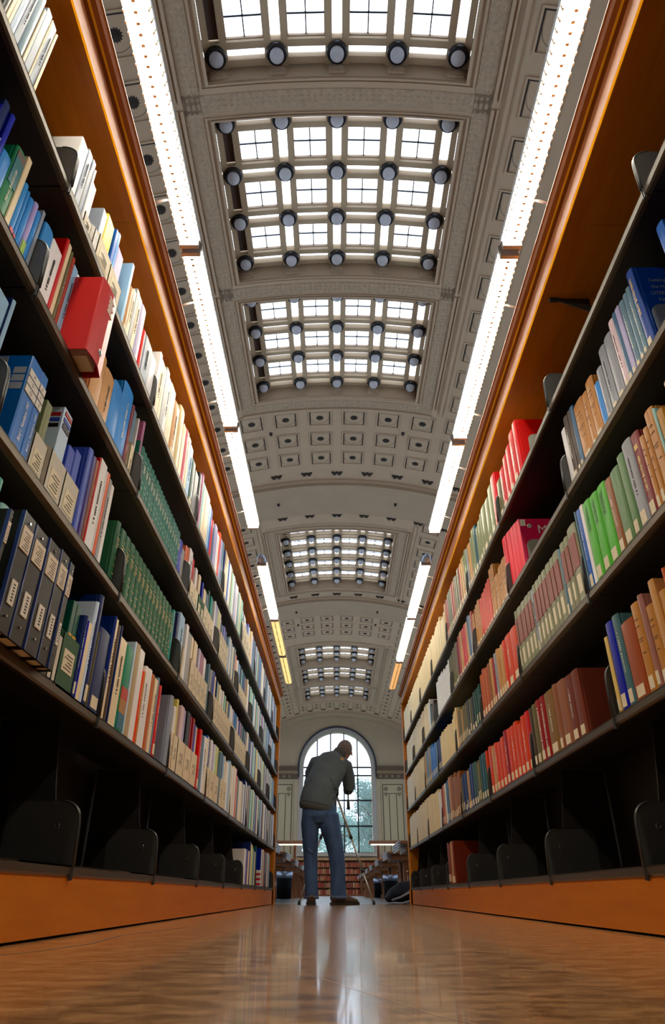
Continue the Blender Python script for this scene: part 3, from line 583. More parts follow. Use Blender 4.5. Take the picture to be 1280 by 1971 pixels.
'RB':"""0.964,.0719,.280,navy,b 1.037,.0552,.260,tan,b 1.103,.0365,.270,blue,b 1.290,.0359,.311,blueboardr,b
1.327,.0221,.278,steel,b 1.350,.0241,.278,steel,b 1.376,.0280,.278,steel,b 1.405,.0236,.284,lavender,b
1.429,.0249,.285,steelblue,b 1.455,.0351,.286,pinkwhite,b 1.491,.0513,.266,greyblue,b 1.544,.0480,.265,greyblue,b
1.593,.0399,.220,greyblue,b 1.633,.0366,.192,sky,b 1.671,.0601,.249,tanset,b 1.732,.0420,.235,tanset,b
1.775,.0849,.248,tanset,b 1.861,.0314,.275,steelblue,b 1.893,.0272,.279,dkbrown,b 1.922,.0411,.281,dkbrown,b
1.964,.0352,.255,white,b 2.672,.0269,.265,pink_set,b 2.700,.0269,.270,pink_set,b 2.728,.0269,.276,pink_set,b
2.755,.0269,.281,pink_set,b 2.783,.0269,.286,pink_set,b 2.811,.0269,.291,pink_set,b 2.839,.0269,.296,pink_set,b
2.867,.0269,.301,pink_set,b 2.895,.0110,.306,pink_set,b 2.923,.0269,.311,pink_set,b 2.951,.0394,.317,pink_set,b
2.991,.0831,.232,tanset,b 3.075,.0831,.230,tanset,b 3.160,.0831,.217,tanset,b 3.244,.0555,.310,tanset,b
3.300,.0555,.309,tanset,b 3.357,.0527,.277,orange_red,b 3.410,.0561,.275,orange_red,b 3.467,.0554,.268,orange_red,b
3.524,.0696,.265,orange_red,b 3.594,.0696,.258,orange_red,b 3.665,.0586,.278,tanset,b 3.725,.0586,.272,tanset,b
3.784,.0288,.264,tan,b 3.844,.0586,.259,tanset,b 3.903,.0504,.297,rust,b 3.955,.0504,.291,greyblue,b
4.006,.0744,.310,steelblue,b 4.082,.0605,.296,tan,b 4.143,.0744,.304,red,b 4.218,.0744,.299,red,b
4.294,.0896,.310,tan,b 4.384,.0734,.308,rust,b 4.459,.0485,.291,maroon,b 4.508,.0884,.303,olive,b
4.598,.0659,.295,olive,b 4.665,.0553,.294,olive,b 4.732,.0659,.283,olive,b 4.798,.0659,.282,olive,b
4.865,.0492,.288,whitej,b 4.916,.0492,.270,whitej,b 4.966,.0626,.275,whitej,b 5.029,.0626,.261,whitej,b
5.093,.0649,.288,whitej,b 5.159,.0649,.275,whitej,b 5.225,.0461,.305,whitej,b 5.272,.0461,.301,whitej,b
5.319,.0461,.298,whitej,b 5.366,.0469,.310,whitej,b 5.414,.0469,.309,whitej,b 5.462,.0469,.290,whitej,b
5.510,.0762,.299,whitej,b 5.789,.0561,.221,dkbrown,b 5.846,.0561,.206,dkbrown,b 5.903,.0561,.202,olive,b
5.961,.0447,.227,dkteal,b 6.006,.0447,.218,dkteal,b 6.052,.0543,.294,whitej,b 6.107,.0543,.275,whitej,b
6.163,.0635,.289,creamj,b 6.227,.0635,.289,creamj,b 6.292,.0661,.308,creamj,b 6.359,.0661,.307,creamj,b
6.426,.0502,.310,creamj,b 6.477,.0502,.294,creamj,b 6.545,.0335,.302,creamj,b 6.579,.0476,.310,creamj,b
6.628,.0476,.309,creamj,b 6.677,.0476,.299,creamj,b 6.725,.0534,.310,creamj,b 6.780,.0534,.290,creamj,b
6.834,.0534,.300,creamj,b 6.889,.0558,.310,creamj,b 6.945,.0558,.303,creamj,b 7.002,.0558,.308,creamj,b
7.059,.0571,.310,creamj,b 7.117,.0571,.309,creamj,b 7.175,.0571,.292,creamj,b 7.233,.0484,.310,creamj,b
7.282,.0484,.300,creamj,b 7.332,.0484,.291,creamj,b 7.381,.0502,.310,creamj,b 7.452,.0308,.309,creamj,b
7.484,.0502,.305,creamj,b 7.535,.0509,.310,creamj,b 7.587,.0509,.309,creamj,b 7.639,.0509,.302,creamj,b
7.691,.0458,.310,creamj,b 7.737,.0458,.309,creamj,b 7.784,.0458,.305,creamj,b 7.831,.0542,.310,creamj,b
7.886,.0542,.302,creamj,b 7.941,.0542,.304,creamj,b 7.997,.0478,.310,creamj,b 8.045,.0478,.309,creamj,b
8.094,.0478,.309,creamj,b 8.143,.0537,.310,creamj,b 8.198,.0537,.291,creamj,b 8.252,.0537,.306,creamj,b""",
'RC':"""1.041,.0509,.260,brown,b 1.103,.0623,.260,crimson,b 1.166,.0627,.270,tan,b 1.230,.0627,.268,tan,b
1.294,.0311,.195,tan,b 1.326,.0308,.224,ochre,b 1.358,.0099,.247,paleteal,b 1.369,.0467,.264,tanset,b
1.416,.0252,.233,tanset,b 1.443,.0253,.225,tanset,b 1.469,.0481,.262,maroon_t,b 1.518,.0560,.273,greyblue,b
1.575,.0441,.262,sagegreen,b 1.620,.0632,.248,sagegreen,b 1.684,.0464,.249,brown,b 1.732,.0667,.264,lime,b
1.799,.0601,.269,lime,b 1.861,.0612,.279,lime,b 1.923,.0236,.291,white,b 1.947,.0394,.291,blue,b
1.988,.0113,.300,steel,b 2.018,.0837,.277,twotone,b 2.102,.0425,.267,twotone,b 2.146,.0497,.268,twotone,b
2.197,.0250,.262,steel,b 2.223,.0636,.273,twotone,b 2.287,.0431,.274,twotone,b 2.331,.0627,.275,twotone,b
2.395,.0505,.273,twotone,b 2.447,.0459,.274,twotone,b 2.494,.0539,.274,twotone,b 2.548,.0410,.275,twotone,b
2.590,.0284,.271,silver,b 2.620,.0495,.276,twotone,b 2.670,.0604,.279,twotone,b 2.732,.0627,.280,twotone,b
2.795,.0731,.281,twotone,b 2.870,.0364,.283,twotone,b 2.932,.1115,.238,orange_t,b 3.044,.1040,.242,orange_t,b
3.149,.0599,.241,orange_red,b 3.210,.0457,.239,tan,b 3.257,.0457,.236,tan,b 3.303,.0545,.248,tan,b
3.359,.0545,.243,greyblue,b 3.414,.0486,.235,crimson,b 3.464,.0615,.249,tan,b 3.526,.0615,.242,brown,b
3.589,.0808,.239,rusttan,b 3.671,.0632,.255,rusttan,b 3.735,.0632,.239,rusttan,b 3.824,.0324,.209,dkgreen,b
3.857,.0607,.202,dkgreen,b 3.919,.0579,.205,dkgreen,b 3.978,.0691,.207,dkgreen,b 4.048,.0807,.197,black,b
4.130,.0636,.203,olive,b 4.194,.0784,.215,black,b 4.274,.0509,.215,olive,b 4.326,.0509,.212,olive,b
4.377,.0571,.220,olive,b 4.435,.0571,.214,ochre,b 4.494,.0546,.241,olive,b 4.549,.0546,.224,olive,b
4.605,.0546,.238,tan,b 4.660,.0584,.276,creamj,b 4.731,.0308,.265,creamj,b 4.763,.0420,.256,creamj,b
4.806,.0610,.230,creamj,b 4.868,.0610,.215,creamj,b 4.930,.0529,.224,creamj,b 4.984,.0529,.219,creamj,b
5.037,.0397,.242,creamj,b 5.078,.0397,.234,creamj,b 5.119,.0504,.242,creamj,b 5.170,.0504,.240,creamj,b
5.222,.0523,.247,creamj,b 5.275,.0523,.236,creamj,b 5.328,.0473,.251,creamj,b 5.377,.0473,.242,creamj,b
5.425,.0473,.237,creamj,b 5.473,.0547,.247,navy,b 5.529,.0547,.227,navy,b 5.585,.0424,.246,navy,b
5.642,.0567,.240,navy,b 5.700,.0730,.245,steel,b 5.774,.0574,.256,skyd,b 5.833,.0574,.251,skyd,b
5.891,.0574,.240,skyd,b 5.949,.0734,.278,skyd,b 6.024,.0734,.260,skyd,b 6.098,.0636,.290,steel,b
6.163,.0636,.284,ochre,b 6.228,.0660,.302,steel,b 6.295,.0660,.290,steel,b 6.362,.0660,.288,steel,b
6.428,.0618,.299,ochre,b 6.491,.0427,.288,ochre,b 6.554,.0618,.283,ochre,b 6.617,.0579,.286,creamj,b
6.676,.0579,.273,creamj,b 6.735,.0509,.299,creamj,b 6.787,.0509,.280,creamj,b 6.838,.0509,.285,creamj,b
6.890,.0665,.310,creamj,b 6.958,.0665,.296,creamj,b 7.025,.0456,.310,creamj,b 7.072,.0456,.305,creamj,b
7.119,.0456,.294,creamj,b 7.165,.0474,.310,creamj,b 7.214,.0474,.302,creamj,b 7.262,.0474,.307,creamj,b
7.310,.0505,.310,creamj,b 7.362,.0505,.309,creamj,b 7.413,.0277,.307,creamj,b 7.465,.0525,.310,creamj,b
7.518,.0525,.305,creamj,b 7.572,.0525,.296,creamj,b 7.625,.0546,.307,creamj,b 7.681,.0546,.301,creamj,b
7.737,.0546,.305,creamj,b 7.792,.0541,.301,creamj,b 7.847,.0541,.286,creamj,b 7.902,.0541,.290,creamj,b
7.957,.0577,.310,creamj,b 8.016,.0577,.309,creamj,b 8.075,.0577,.309,creamj,b 8.134,.0501,.310,creamj,b
8.185,.0501,.307,creamj,b 8.236,.0501,.303,creamj,b""",
'RD':"""1.274,.0780,.250,brown,b 1.352,.0857,.260,tan,b 1.439,.0798,.260,tan,b 1.520,.0149,.260,rusttan,b
1.536,.0425,.212,tanset,b 1.579,.0060,.209,tanset,b 1.586,.0346,.260,tan,b 1.622,.0460,.207,tanset,b
1.669,.0292,.252,mauvet,b 1.699,.0506,.244,tanset,b 1.751,.0894,.219,brown_t,b 1.841,.0488,.263,steelnavy,b
1.891,.0541,.261,royal,b 1.946,.0212,.228,creamthin,b 2.247,.0720,.221,purplebrown,b 2.320,.0789,.223,purplebrown,b
2.400,.0942,.230,mauvebrown,b 2.495,.0483,.236,mauvebrown,b 2.545,.1178,.232,olivebrown,b 2.664,.0629,.236,crimson_t,b
2.728,.0651,.237,crimson_t,b 2.794,.0603,.235,olive,b 2.855,.0450,.232,dkbrown,b 2.917,.0690,.236,red,b
2.987,.0681,.233,orange_t,b 3.056,.0681,.214,orange_t,b 3.125,.0695,.238,orange_t,b 3.196,.0695,.234,orange_t,b
3.266,.0730,.236,orange_t,b 3.340,.0675,.243,crimson,b 3.409,.0760,.226,orange_t,b 3.486,.0760,.218,orange_t,b
3.563,.0716,.227,orange_t,b 3.635,.0716,.224,tan,b 3.708,.0767,.237,orange_t,b 3.824,.0385,.233,orange_t,b
3.863,.0542,.233,dkgreen,b 3.919,.0684,.235,dkteal,b 3.988,.0568,.233,dkteal,b 4.046,.0477,.220,olive,b
4.095,.0477,.215,olive,b 4.143,.0618,.231,dkgreen,b 4.206,.0739,.234,dkgreen,b 4.281,.0667,.239,navy,b
4.349,.0667,.226,navy,b 4.416,.0667,.220,ochre,b 4.484,.0401,.224,navy,b 4.525,.0701,.226,navy,b
4.596,.0701,.224,navy,b 4.667,.0526,.217,olive,b 4.738,.0549,.268,brown,b 4.794,.0549,.259,brown,b
4.850,.0549,.249,brown,b 4.906,.0712,.284,brown,b 4.978,.0712,.264,brown,b 5.051,.0637,.288,brown,b
5.115,.0637,.286,brown,b 5.180,.0817,.294,tan,b 5.263,.0637,.281,steelblue,b 5.327,.0637,.272,steelblue,b
5.392,.0602,.278,white,b 5.453,.0602,.277,tan,b 5.514,.0683,.275,rust,b 5.584,.0433,.266,rust,b
5.653,.0470,.269,whitej,b 5.701,.0470,.252,whitej,b 5.749,.0470,.261,whitej,b 5.797,.0547,.288,creamj,b
5.853,.0547,.283,creamj,b 5.908,.0547,.282,creamj,b 5.964,.0456,.280,creamj,b 6.011,.0456,.276,creamj,b
6.057,.0456,.269,creamj,b 6.104,.0600,.292,creamj,b 6.165,.0600,.285,creamj,b 6.226,.0641,.301,creamj,b
6.291,.0641,.286,creamj,b 6.356,.0535,.305,creamj,b 6.411,.0535,.300,creamj,b 6.465,.0535,.298,creamj,b
6.545,.0323,.309,creamj,b 6.578,.0574,.304,creamj,b 6.637,.0574,.289,creamj,b 6.695,.0598,.307,creamj,b
6.756,.0598,.290,creamj,b 6.817,.0598,.290,creamj,b 6.878,.0527,.308,creamj,b 6.931,.0527,.296,creamj,b
6.985,.0527,.300,creamj,b 7.039,.0520,.306,creamj,b 7.092,.0520,.303,creamj,b 7.145,.0520,.289,creamj,b
7.198,.0520,.296,creamj,b 7.251,.0511,.288,creamj,b 7.303,.0511,.287,creamj,b 7.355,.0511,.285,creamj,b
7.407,.0339,.286,creamj,b 7.459,.0603,.295,creamj,b 7.521,.0603,.281,creamj,b 7.582,.0603,.277,creamj,b
7.643,.0633,.300,creamj,b 7.707,.0633,.296,creamj,b 7.772,.0633,.284,creamj,b 7.836,.0517,.304,creamj,b
7.889,.0517,.298,creamj,b 7.941,.0517,.290,creamj,b 7.994,.0517,.287,creamj,b 8.047,.0560,.294,creamj,b
8.104,.0560,.282,creamj,b 8.161,.0560,.278,creamj,b""",
'RE':"""5.266,.0731,.267,brownboard,b 5.340,.0731,.265,tan,b 5.414,.0731,.255,brownboard,b 5.488,.0731,.267,brownboard,b"""}
BOXES=[('LA', 1.2, 0.05, 0.063, 'cream'), ('LA', 1.275, 0.031, 0.091, 'white'), ('LA', 1.309, 0.109, 0.108, 'kraft'), ('LA', 1.421, 0.109, 0.108, 'kraft'), ('LA', 4.76, 0.142, 0.187, 'kraft'), ('LA', 4.905, 0.141, 0.187, 'kraft'), ('LA', 5.049, 0.141, 0.187, 'kraft'), ('LA', 5.193, 0.14, 0.187, 'kraft'), ('LB', 1.931, 0.041, 0.166, 'kraft'), ('LB', 1.991, 0.024, 0.166, 'kraft'), ('LB', 3.07, 0.099, 0.146, 'kraft'), ('LB', 3.172, 0.098, 0.146, 'kraft'), ('LB', 3.287, 0.082, 0.154, 'green'), ('LB', 3.372, 0.082, 0.154, 'green'), ('LB', 3.458, 0.099, 0.168, 'kraft'), ('LB', 3.56, 0.098, 0.168, 'kraft'), ('LB', 3.661, 0.098, 0.168, 'kraft'), ('LB', 4.022, 0.085, 0.212, 'kraft'), ('LB', 4.11, 0.084, 0.212, 'kraft'), ('LB', 4.197, 0.084, 0.212, 'kraft'), ('LB', 4.284, 0.084, 0.212, 'kraft'), ('LB', 4.918, 0.083, 0.148, 'kraft'), ('LB', 5.004, 0.081, 0.148, 'kraft'), ('LB', 5.088, 0.081, 0.148, 'kraft'), ('LB', 5.173, 0.081, 0.148, 'kraft'), ('LB', 5.257, 0.081, 0.148, 'kraft'), ('LB', 5.341, 0.081, 0.148, 'kraft'), ('LC', 1.295, 0.075, 0.131, 'beigebox'), ('LC', 1.395, 0.1, 0.148, 'beigebox'), ('LC', 1.498, 0.099, 0.148, 'beigebox'), ('LC', 3.06, 0.033, 0.176, 'kraft'), ('LC', 3.261, 0.095, 0.182, 'kraft'), ('LC', 3.359, 0.094, 0.182, 'kraft'), ('LC', 3.456, 0.094, 0.182, 'kraft'), ('LC', 3.553, 0.093, 0.182, 'kraft'), ('LC', 3.649, 0.094, 0.182, 'kraft'), ('LC', 4.014, 0.084, 0.185, 'kraft'), ('LC', 4.101, 0.083, 0.185, 'kraft'), ('LC', 4.187, 0.083, 0.185, 'kraft'), ('LC', 4.273, 0.083, 0.185, 'kraft'), ('LC', 4.359, 0.083, 0.185, 'kraft'), ('LC', 4.445, 0.083, 0.185, 'kraft'), ('LC', 4.531, 0.083, 0.185, 'kraft'), ('LC', 4.617, 0.083, 0.185, 'kraft'), ('LC', 4.715, 0.071, 0.185, 'kraft'), ('LC', 4.789, 0.083, 0.185, 'kraft'), ('LC', 4.882, 0.096, 0.181, 'kraft'), ('LC', 4.981, 0.094, 0.181, 'kraft'), ('LC', 5.078, 0.094, 0.181, 'kraft'), ('LC', 5.176, 0.094, 0.181, 'kraft'), ('LC', 5.273, 0.094, 0.181, 'kraft'), ('LC', 5.371, 0.094, 0.181, 'kraft'), ('LC', 5.468, 0.094, 0.181, 'kraft'), ('LC', 5.566, 0.043, 0.181, 'kraft'), ('LD', 1.58, 0.024, 0.114, 'beigebox'), ('LD', 1.607, 0.023, 0.114, 'beigebox'), ('LD', 1.633, 0.114, 0.135, 'green'), ('LD', 2.899, 0.053, 0.145, 'kraft'), ('LD', 2.955, 0.087, 0.145, 'kraft'), ('LD', 3.053, 0.15, 0.148, 'kraft'), ('LD', 3.206, 0.149, 0.148, 'kraft'), ('LD', 3.358, 0.149, 0.148, 'kraft'), ('LD', 3.807, 0.1, 0.146, 'kraft'), ('LD', 3.91, 0.15, 0.146, 'kraft'), ('LD', 4.063, 0.151, 0.146, 'kraft'), ('LD', 4.27, 0.119, 0.155, 'kraft'), ('LD', 4.392, 0.118, 0.155, 'kraft')]
# ---------------------------------------------------------------- bookcases
XF={'L':.703,'R':.824}; ZR={'A':1.622,'B':1.235,'C':.842,'D':.447,'E':.057}
JN={'L':[1.985+.908*k for k in range(-3,8)],'R':[2.005+.907*k for k in range(-3,8)]}
SIDE={'L':'left','R':'right'}; ROWN={'A':'top shelf','B':'second shelf down','C':'third shelf down','D':'fourth shelf down','E':'bottom shelf'}
def sgn(s): return -1 if s=='L' else 1
BL=.906
def shelf_bm():
    bm=bmesh.new(); B(bm,0,.255,.001,BL-.001,-.004,0)                 # board
    prism(bm,[(0,0),(.0,-.021),(.005,-.026),(.016,-.026),(.016,-.024),(.007,-.023),(.0035,-.02),(.0035,-.004)],.001,BL-.001,'y',1)
    return bm
shelf_me=mesh('shelf',shelf_bm(),[METAL,LIP])
def plate_me(h,d,name='end_plate'):
    r=.05; pts=[(-.004,-.034),(.004,-.036),(.006,-.002),(d,-.002),(d,h-.01),(d-.03,h)]+[(r+.002-r*math.sin(PI/2*i/7),h-r+r*math.cos(PI/2*i/7)) for i in range(8)]+[(-.003,.02)]
    bm=prism(bmesh.new(),pts,-.0015,.0015,'y')
    # rolled front edge
    e=[(-.003,.0),(-.001,h*.4),(.001,h-r-.004)]+[(r+.002-r*math.sin(PI/2*(7-i)/7),h-r+r*math.cos(PI/2*(7-i)/7)) for i in range(8)]
    loft(bm,[(a,0,b) for a,b in e],[.003]*len(e),8,(0,1,0))
    return mesh(name,bm,PLATE)
plate=plate_me(.165,.17); plate_big=plate_me(.158,.2)
dim=bmesh.new(); 
for s in(-1,1):
    n=16; R1=[dim.verts.new((.009*math.cos(2*PI*i/n),s*.0016,.009*math.sin(2*PI*i/n))) for i in range(n)]; R2=[dim.verts.new((.0065*math.cos(2*PI*i/n),s*.0034,.0065*math.sin(2*PI*i/n))) for i in range(n)]; R3=[dim.verts.new((.004*math.cos(2*PI*i/n),s*.0016,.004*math.sin(2*PI*i/n))) for i in range(n)]
    for a,b in((R1,R2),(R2,R3)):
        for i in range(n): f=dim.faces.new((a[i],a[(i+1)%n],b[(i+1)%n],b[i])); f.smooth=True
dimple=mesh('dimple',dim,M('polished_dimple',(120,118,116),.2,.8,0))
upr=prism(bmesh.new(),[(.045,0),(.28,0),(.28,.38),(.11,.38),(.085,.2)],-.002,.002,'y'); uprm=mesh('upright_divider',upr,METAL)
CAN=[(0,2.06),(.0,2.14),(.004,2.143),(.004,2.150),(-.003,2.153),(-.003,2.158),(.012,2.162),(.017,2.168),(.017,2.172),(.031,2.178),(.036,2.186),(.037,2.192),(.043,2.196),(.043,2.199),(.0,2.235),(-.3,2.235),(-.3,2.08),(-.0005,2.08),(-.0005,2.06)]
for s in 'LR':
    g=sgn(s); X=XF[s]; bc=empty('bookcase',(g*X,0,0),0 if g>0 else PI)
    tag(bc,'long %s hand bookcase of black steel shelves under an orange wood canopy'%SIDE[s],'bookcase')
    f=1 if g>0 else -1          # local y -> world y*f
    def yr(a,b): return (a,b) if f>0 else (-b,-a)
    y0=JN[s][0]-.003; y1=JN[s][-1]+.003
    a,b=yr(y0,y1); ob('back_panel',mesh('back_panel',box(.285,.295,a,b,.0,2.16),METAL),bc)
    a,b=yr(y0,y1+.045); obj('base_board',box(.006,.03,a,b,.006,.142),WOODP,bc)
    a,b=yr(y1+.004,y1+.045); obj('end_panel',bevel(box(-.012,.3,a,b,.001,2.155),.004,1),WOOD,bc)
    a,b=yr(y1+.004,y1+.075); obj('plinth_block',bevel(box(-.02,.02,a,b,.001,.145),.004,1),WOODP,bc)
    # canopy: soffit boards + moulded cornice
    for k in range(4):
        ya=y0-.05+(y1+.1-y0)*k/4; yb=y0-.05+(y1+.1-y0)*(k+1)/4-.001; a,b=yr(ya,yb); obj('soffit_board',box(.001,.36,a,b,2.155,2.17),WOOD,bc)
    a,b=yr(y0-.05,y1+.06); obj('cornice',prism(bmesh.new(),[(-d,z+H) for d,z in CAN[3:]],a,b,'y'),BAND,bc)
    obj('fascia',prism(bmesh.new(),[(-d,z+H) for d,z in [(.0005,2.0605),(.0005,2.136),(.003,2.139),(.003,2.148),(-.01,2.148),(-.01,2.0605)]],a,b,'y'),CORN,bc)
    obj('lit_bead',prism(bmesh.new(),[(-d,z+H) for d,z in [(.0125,2.1615),(.0175,2.1655),(.0175,2.168),(.0125,2.168)]],a,b,'y'),CORN,bc)  # thin line in the lighter oak, its lit edge painted in
    for r,zr in ZR.items():
        zt=zr+.01+H
        for i in range(10):
            ja=JN[s][i]+.002; 
            sh=ob('shelf',shelf_me,bc,loc=(0,ja if f>0 else -(ja+BL),zt))
            pm=plate_big if r=='E' else plate
            for e,yy in ((0,.003),(1,BL-.003)):
                if (e==1)==(f>0):   # plate at the far end of the bay always; near plate too
                    pl=ob('end_plate',pm,sh,loc=(0,yy,0))
                else: pl=ob('end_plate',pm,sh,loc=(0,yy,0))
            # dimples sit on the far plates
            dp=ob('dimple',dimple,sh,loc=(.06,(BL-.003) if f>0 else .003,.095 if r=='E' else .10))
            if r=='E': ob('upright_divider',uprm,sh,loc=(0,(BL+.0005) if f>0 else -.0005,0))
# ---------------------------------------------------------------- books
#  colour key: (cover rgb, roughness, wording, call label?, extra)
K={'beige':((196,182,150),'beige'),'black':((34,32,36),'black'),'blackbinder':((24,21,17),'black vinyl'),'blue':((52,110,180),'blue'),'bluebinder':((0,104,190),'bright blue'),
'blueboard':((64,122,196),'blue and lilac'),'blueboardr':((24,70,140),'deep blue cloth'),'bronze':((110,74,60),'metallic bronze'),'brown':((140,96,56),'brown'),'brown_t':((150,86,44),'scuffed brown leather'),
'brownboard':((120,60,42),'red brown'),'brownorange':((178,104,34),'burnt orange'),'cream':((226,212,184),'cream'),'creamj':((224,206,162),'cream paper'),'creamthin':((214,190,130),'thin cream'),
'crimson':((150,26,40),'crimson'),'crimson_t':((140,24,34),'crimson lettered'),'darkcream':((196,178,140),'dark edged cream'),'dkbrown':((72,58,46),'dark brown'),'dkgreen':((24,66,56),'dark green'),
'dkgrey':((78,84,90),'dark grey'),'dkteal':((28,74,82),'dark teal'),'flag':((28,52,150),'flag striped'),'green':((44,92,66),'green cloth'),'teal_green':((44,104,92),'teal green cloth'),
'greenprint':((40,120,84),'green landscape printed'),'grey':((150,150,150),'grey'),'greyblue':((142,144,150),'worn blue grey'),'greynavy':((140,146,158),'grey and navy'),'lavender':((176,170,200),'lavender'),
'lime':((92,170,52),'lime green'),'magenta':((150,20,120),'magenta'),'marble':((176,158,128),'thick marbled'),'maroon':((112,18,34),'glossy maroon'),'maroon_t':((124,44,44),'maroon gilt lettered'),
'mauve':((158,104,132),'mauve'),'mauvebrown':((140,98,76),'mauve brown'),'mauvet':((150,112,104),'faded mauve'),'mint':((170,208,188),'mint'),'navy':((28,48,92),'navy blue'),'navyboard':((26,54,112),'thick navy cloth'),
'ochre':((176,140,84),'ochre'),'olive':((98,92,58),'olive'),'olivebrown':((128,100,58),'olive brown'),'orange':((226,96,40),'orange'),'orange_red':((206,70,24),'orange red'),'orange_t':((208,80,30),'orange cloth'),
'orangeboard':((200,104,34),'orange'),'orangeprint':((214,100,24),'orange printed'),'paleblue':((158,190,216),'pale blue'),'palegreen':((192,206,150),'pale green'),'paleteal':((150,186,184),'pale teal'),
'paleyellow':((216,204,132),'pale yellow'),'peach':((222,160,124),'peach'),'pink':((200,110,124),'pink'),'pink_set':((240,90,104),'thin bright pink'),'pinkwhite':((216,196,200),'pinkish white'),
'purple':((64,32,110),'purple'),'purplebrown':((110,62,50),'brown spined purple'),'rainbow':((170,160,204),'lilac and lime'),'red':((196,30,28),'red'),'redboard':((202,18,16),'bright red'),
'redprint':((206,66,62),'red printed'),'royal':((24,44,160),'royal blue'),'rust':((158,70,36),'rust'),'rusttan':((178,104,62),'rust tan'),'sage':((126,130,96),'sage green'),'sagegreen':((92,122,82),'mottled green cloth'),
'silver':((146,154,166),'silver grey'),'sky':((66,144,204),'sky blue'),'skyd':((36,120,190),'vivid blue'),'skyred':((78,150,206),'sky blue printed'),'steel':((104,128,142),'steel grey'),'steelblue':((74,104,130),'steel blue'),
'steelnavy':((74,104,110),'teal grey'),'tan':((190,150,104),'tan'),'tanset':((180,134,76),'tan leather style'),'teal':((44,140,130),'teal'),'tealprint':((30,132,104),'teal banded'),'twotone':((136,138,116),'sage with red title band'),
'violet':((132,122,196),'violet'),'violetblue':((78,98,178),'violet blue'),'violetwhite':((190,184,206),'lilac white'),'white':((228,226,226),'white'),'whiteblue':((206,220,240),'blue white'),'whitej':((222,222,220),'white paper'),
'whiteprint':((196,214,232),'white striped'),'yellow':((226,206,40),'yellow and blue picture'),'yellowgreen':((20,78,68),'dark green and yellow')}
import colorsys
def satb(c,k=1.3,b=1.06):
    h,s_,v=colorsys.rgb_to_hsv(*[x/255 for x in c]); r=colorsys.hsv_to_rgb(h,min(1,s_*k),min(1,v*b)); return tuple(x*255 for x in r)
for q in K: K[q]=(satb(K[q][0]),K[q][1])
def cover_hard(m,name):
    bm=bmesh.new(); o=[(1,.0),(.075,0),(.06,.035),(.045,.035),(.03,0),(.012,.05)]
    o+= [(-.0,.18),(-.006,.35),(-.008,.5),(-.006,.65),(0,.82),(.012,.95),(.03,1),(.045,.965),(.06,.965),(.075,1),(1,1),(1,.93),(.05,.9),(.02,.7),(.012,.5),(.02,.3),(.05,.1),(1,.07)]
    prism(bm,o,0,1,'z',0); return mesh(name,bm,m)
def cover_soft(m,name):
    bm=bmesh.new(); prism(bm,[(1,0),(.01,0),(0,.08),(0,.92),(.01,1),(1,1),(1,.95),(.02,.93),(.02,.07),(1,.05)],0,1,'z',0); return mesh(name,bm,m)
pages_me=mesh('page_block',box(.025,.965,.09,.91,.015,.98),PAGES)
lab_me=mesh('call_label',box(-.0105,.02,.24,.76,.03,.17),LABEL)
CC={}
def cov(c,kind):
    soft=kind in 'iB' or c in('cream','white','paleblue','silver','creamj','whitej','pink_set','grey','paleyellow','palegreen','creamthin','beige','lavender')
    k=(c,soft)
    if k not in CC:
        m=M('cover_'+c,K[c][0],.4 if kind!='j' else .55,.6 if c=='bronze' else 0,.14 if c in('olive','sage','tanset','brown_t','rusttan','orange_t','sagegreen','marble','greyblue') else .05,14,(1,1,.4),0,.22,0,.06)
        CC[k]=(cover_soft if soft else cover_hard)(m,'cover')
    return CC[k]
PLC={}
def plate_on(b,name,c,z0,z1,x=-.0105,y0=.12,y1=.88,xb=.02,rough=.45):
    """a printed band or paper label wrapped on the spine"""
    k=(name,c,z0,z1,x,y0,y1,xb)
    if k not in PLC:
        PLC[k]=mesh(name,box(x,xb if xb>x else x+.01,y0,y1,z0,z1),M('print_%d_%d_%d'%c,c,rough,0,.04,40))
    return ob(name,PLC[k],b)
def dashes(rows,mat,key):
    if key in PLC: return PLC[key]
    rnd=random.Random(len(key)); bm=bmesh.new()
    for z,y0,y1,th in rows:
        y=y0
        while y<y1:
            e=min(y1,y+rnd.uniform(.1,.22)); B(bm,-.0118,-.015,y,e,z,z+th*rnd.uniform(.6,1)); y=e+.04
    PLC[key]=mesh('lettering',bm,mat); return PLC[key]
def vdashes(z0,z1,mat,key,w=.34,yc=.5,x=-.0118):
    if key in PLC: return PLC[key]
    rnd=random.Random(len(key)*7); bm=bmesh.new(); z=z0
    while z<z1:
        e=z+rnd.uniform(.008,.018); hw=w/2*rnd.uniform(.6,1); B(bm,x,x+.008,yc-hw,yc+hw,z,min(e,z1)); z=e+(.03 if rnd.random()<.15 else .012)
    PLC[key]=mesh('lettering',bm,mat); return PLC[key]
LBLC=(228,214,182)
entries=[]
for key,txt in BOOKS.items():
    L=[]
    for t in txt.split():
        y,th,h,c,k=t.split(','); L.append([float(y),float(th),float(h),c,k])
    s=key[0]; js=JN[s]; X=XF[s]
    for i,e in enumerate(L): 
        e[2]=min(e[2],.37 if key[1]!='A' else .4)
    # count inside bays, dividers seen in the frame on that shelf
    vis=[j for j in js if .02<648+sgn(s)*1270*X/(j*.865+ZR[key[1]]*.5)<1260+0 and j>.3 and abs(1270*X/(j*.865+ZR[key[1]]*.5))<(630)]
    last=None; n=0
    for e in L:
        bay=sum(1 for j in vis if j<=e[0]+e[1]/2+.001)
        if bay!=last: n=0; last=bay
        n+=1
        D=e[0]*.865+.5*ZR[key[1]]; out=(1270*X/D)>648
        entries.append(dict(key=key,s=s,r=key[1],y=e[0],t=e[1],h=e[2],c=e[3],k=e[4],bay=bay,n=n,size=e[1]*e[2]/D**2*(.2 if out else 1)))
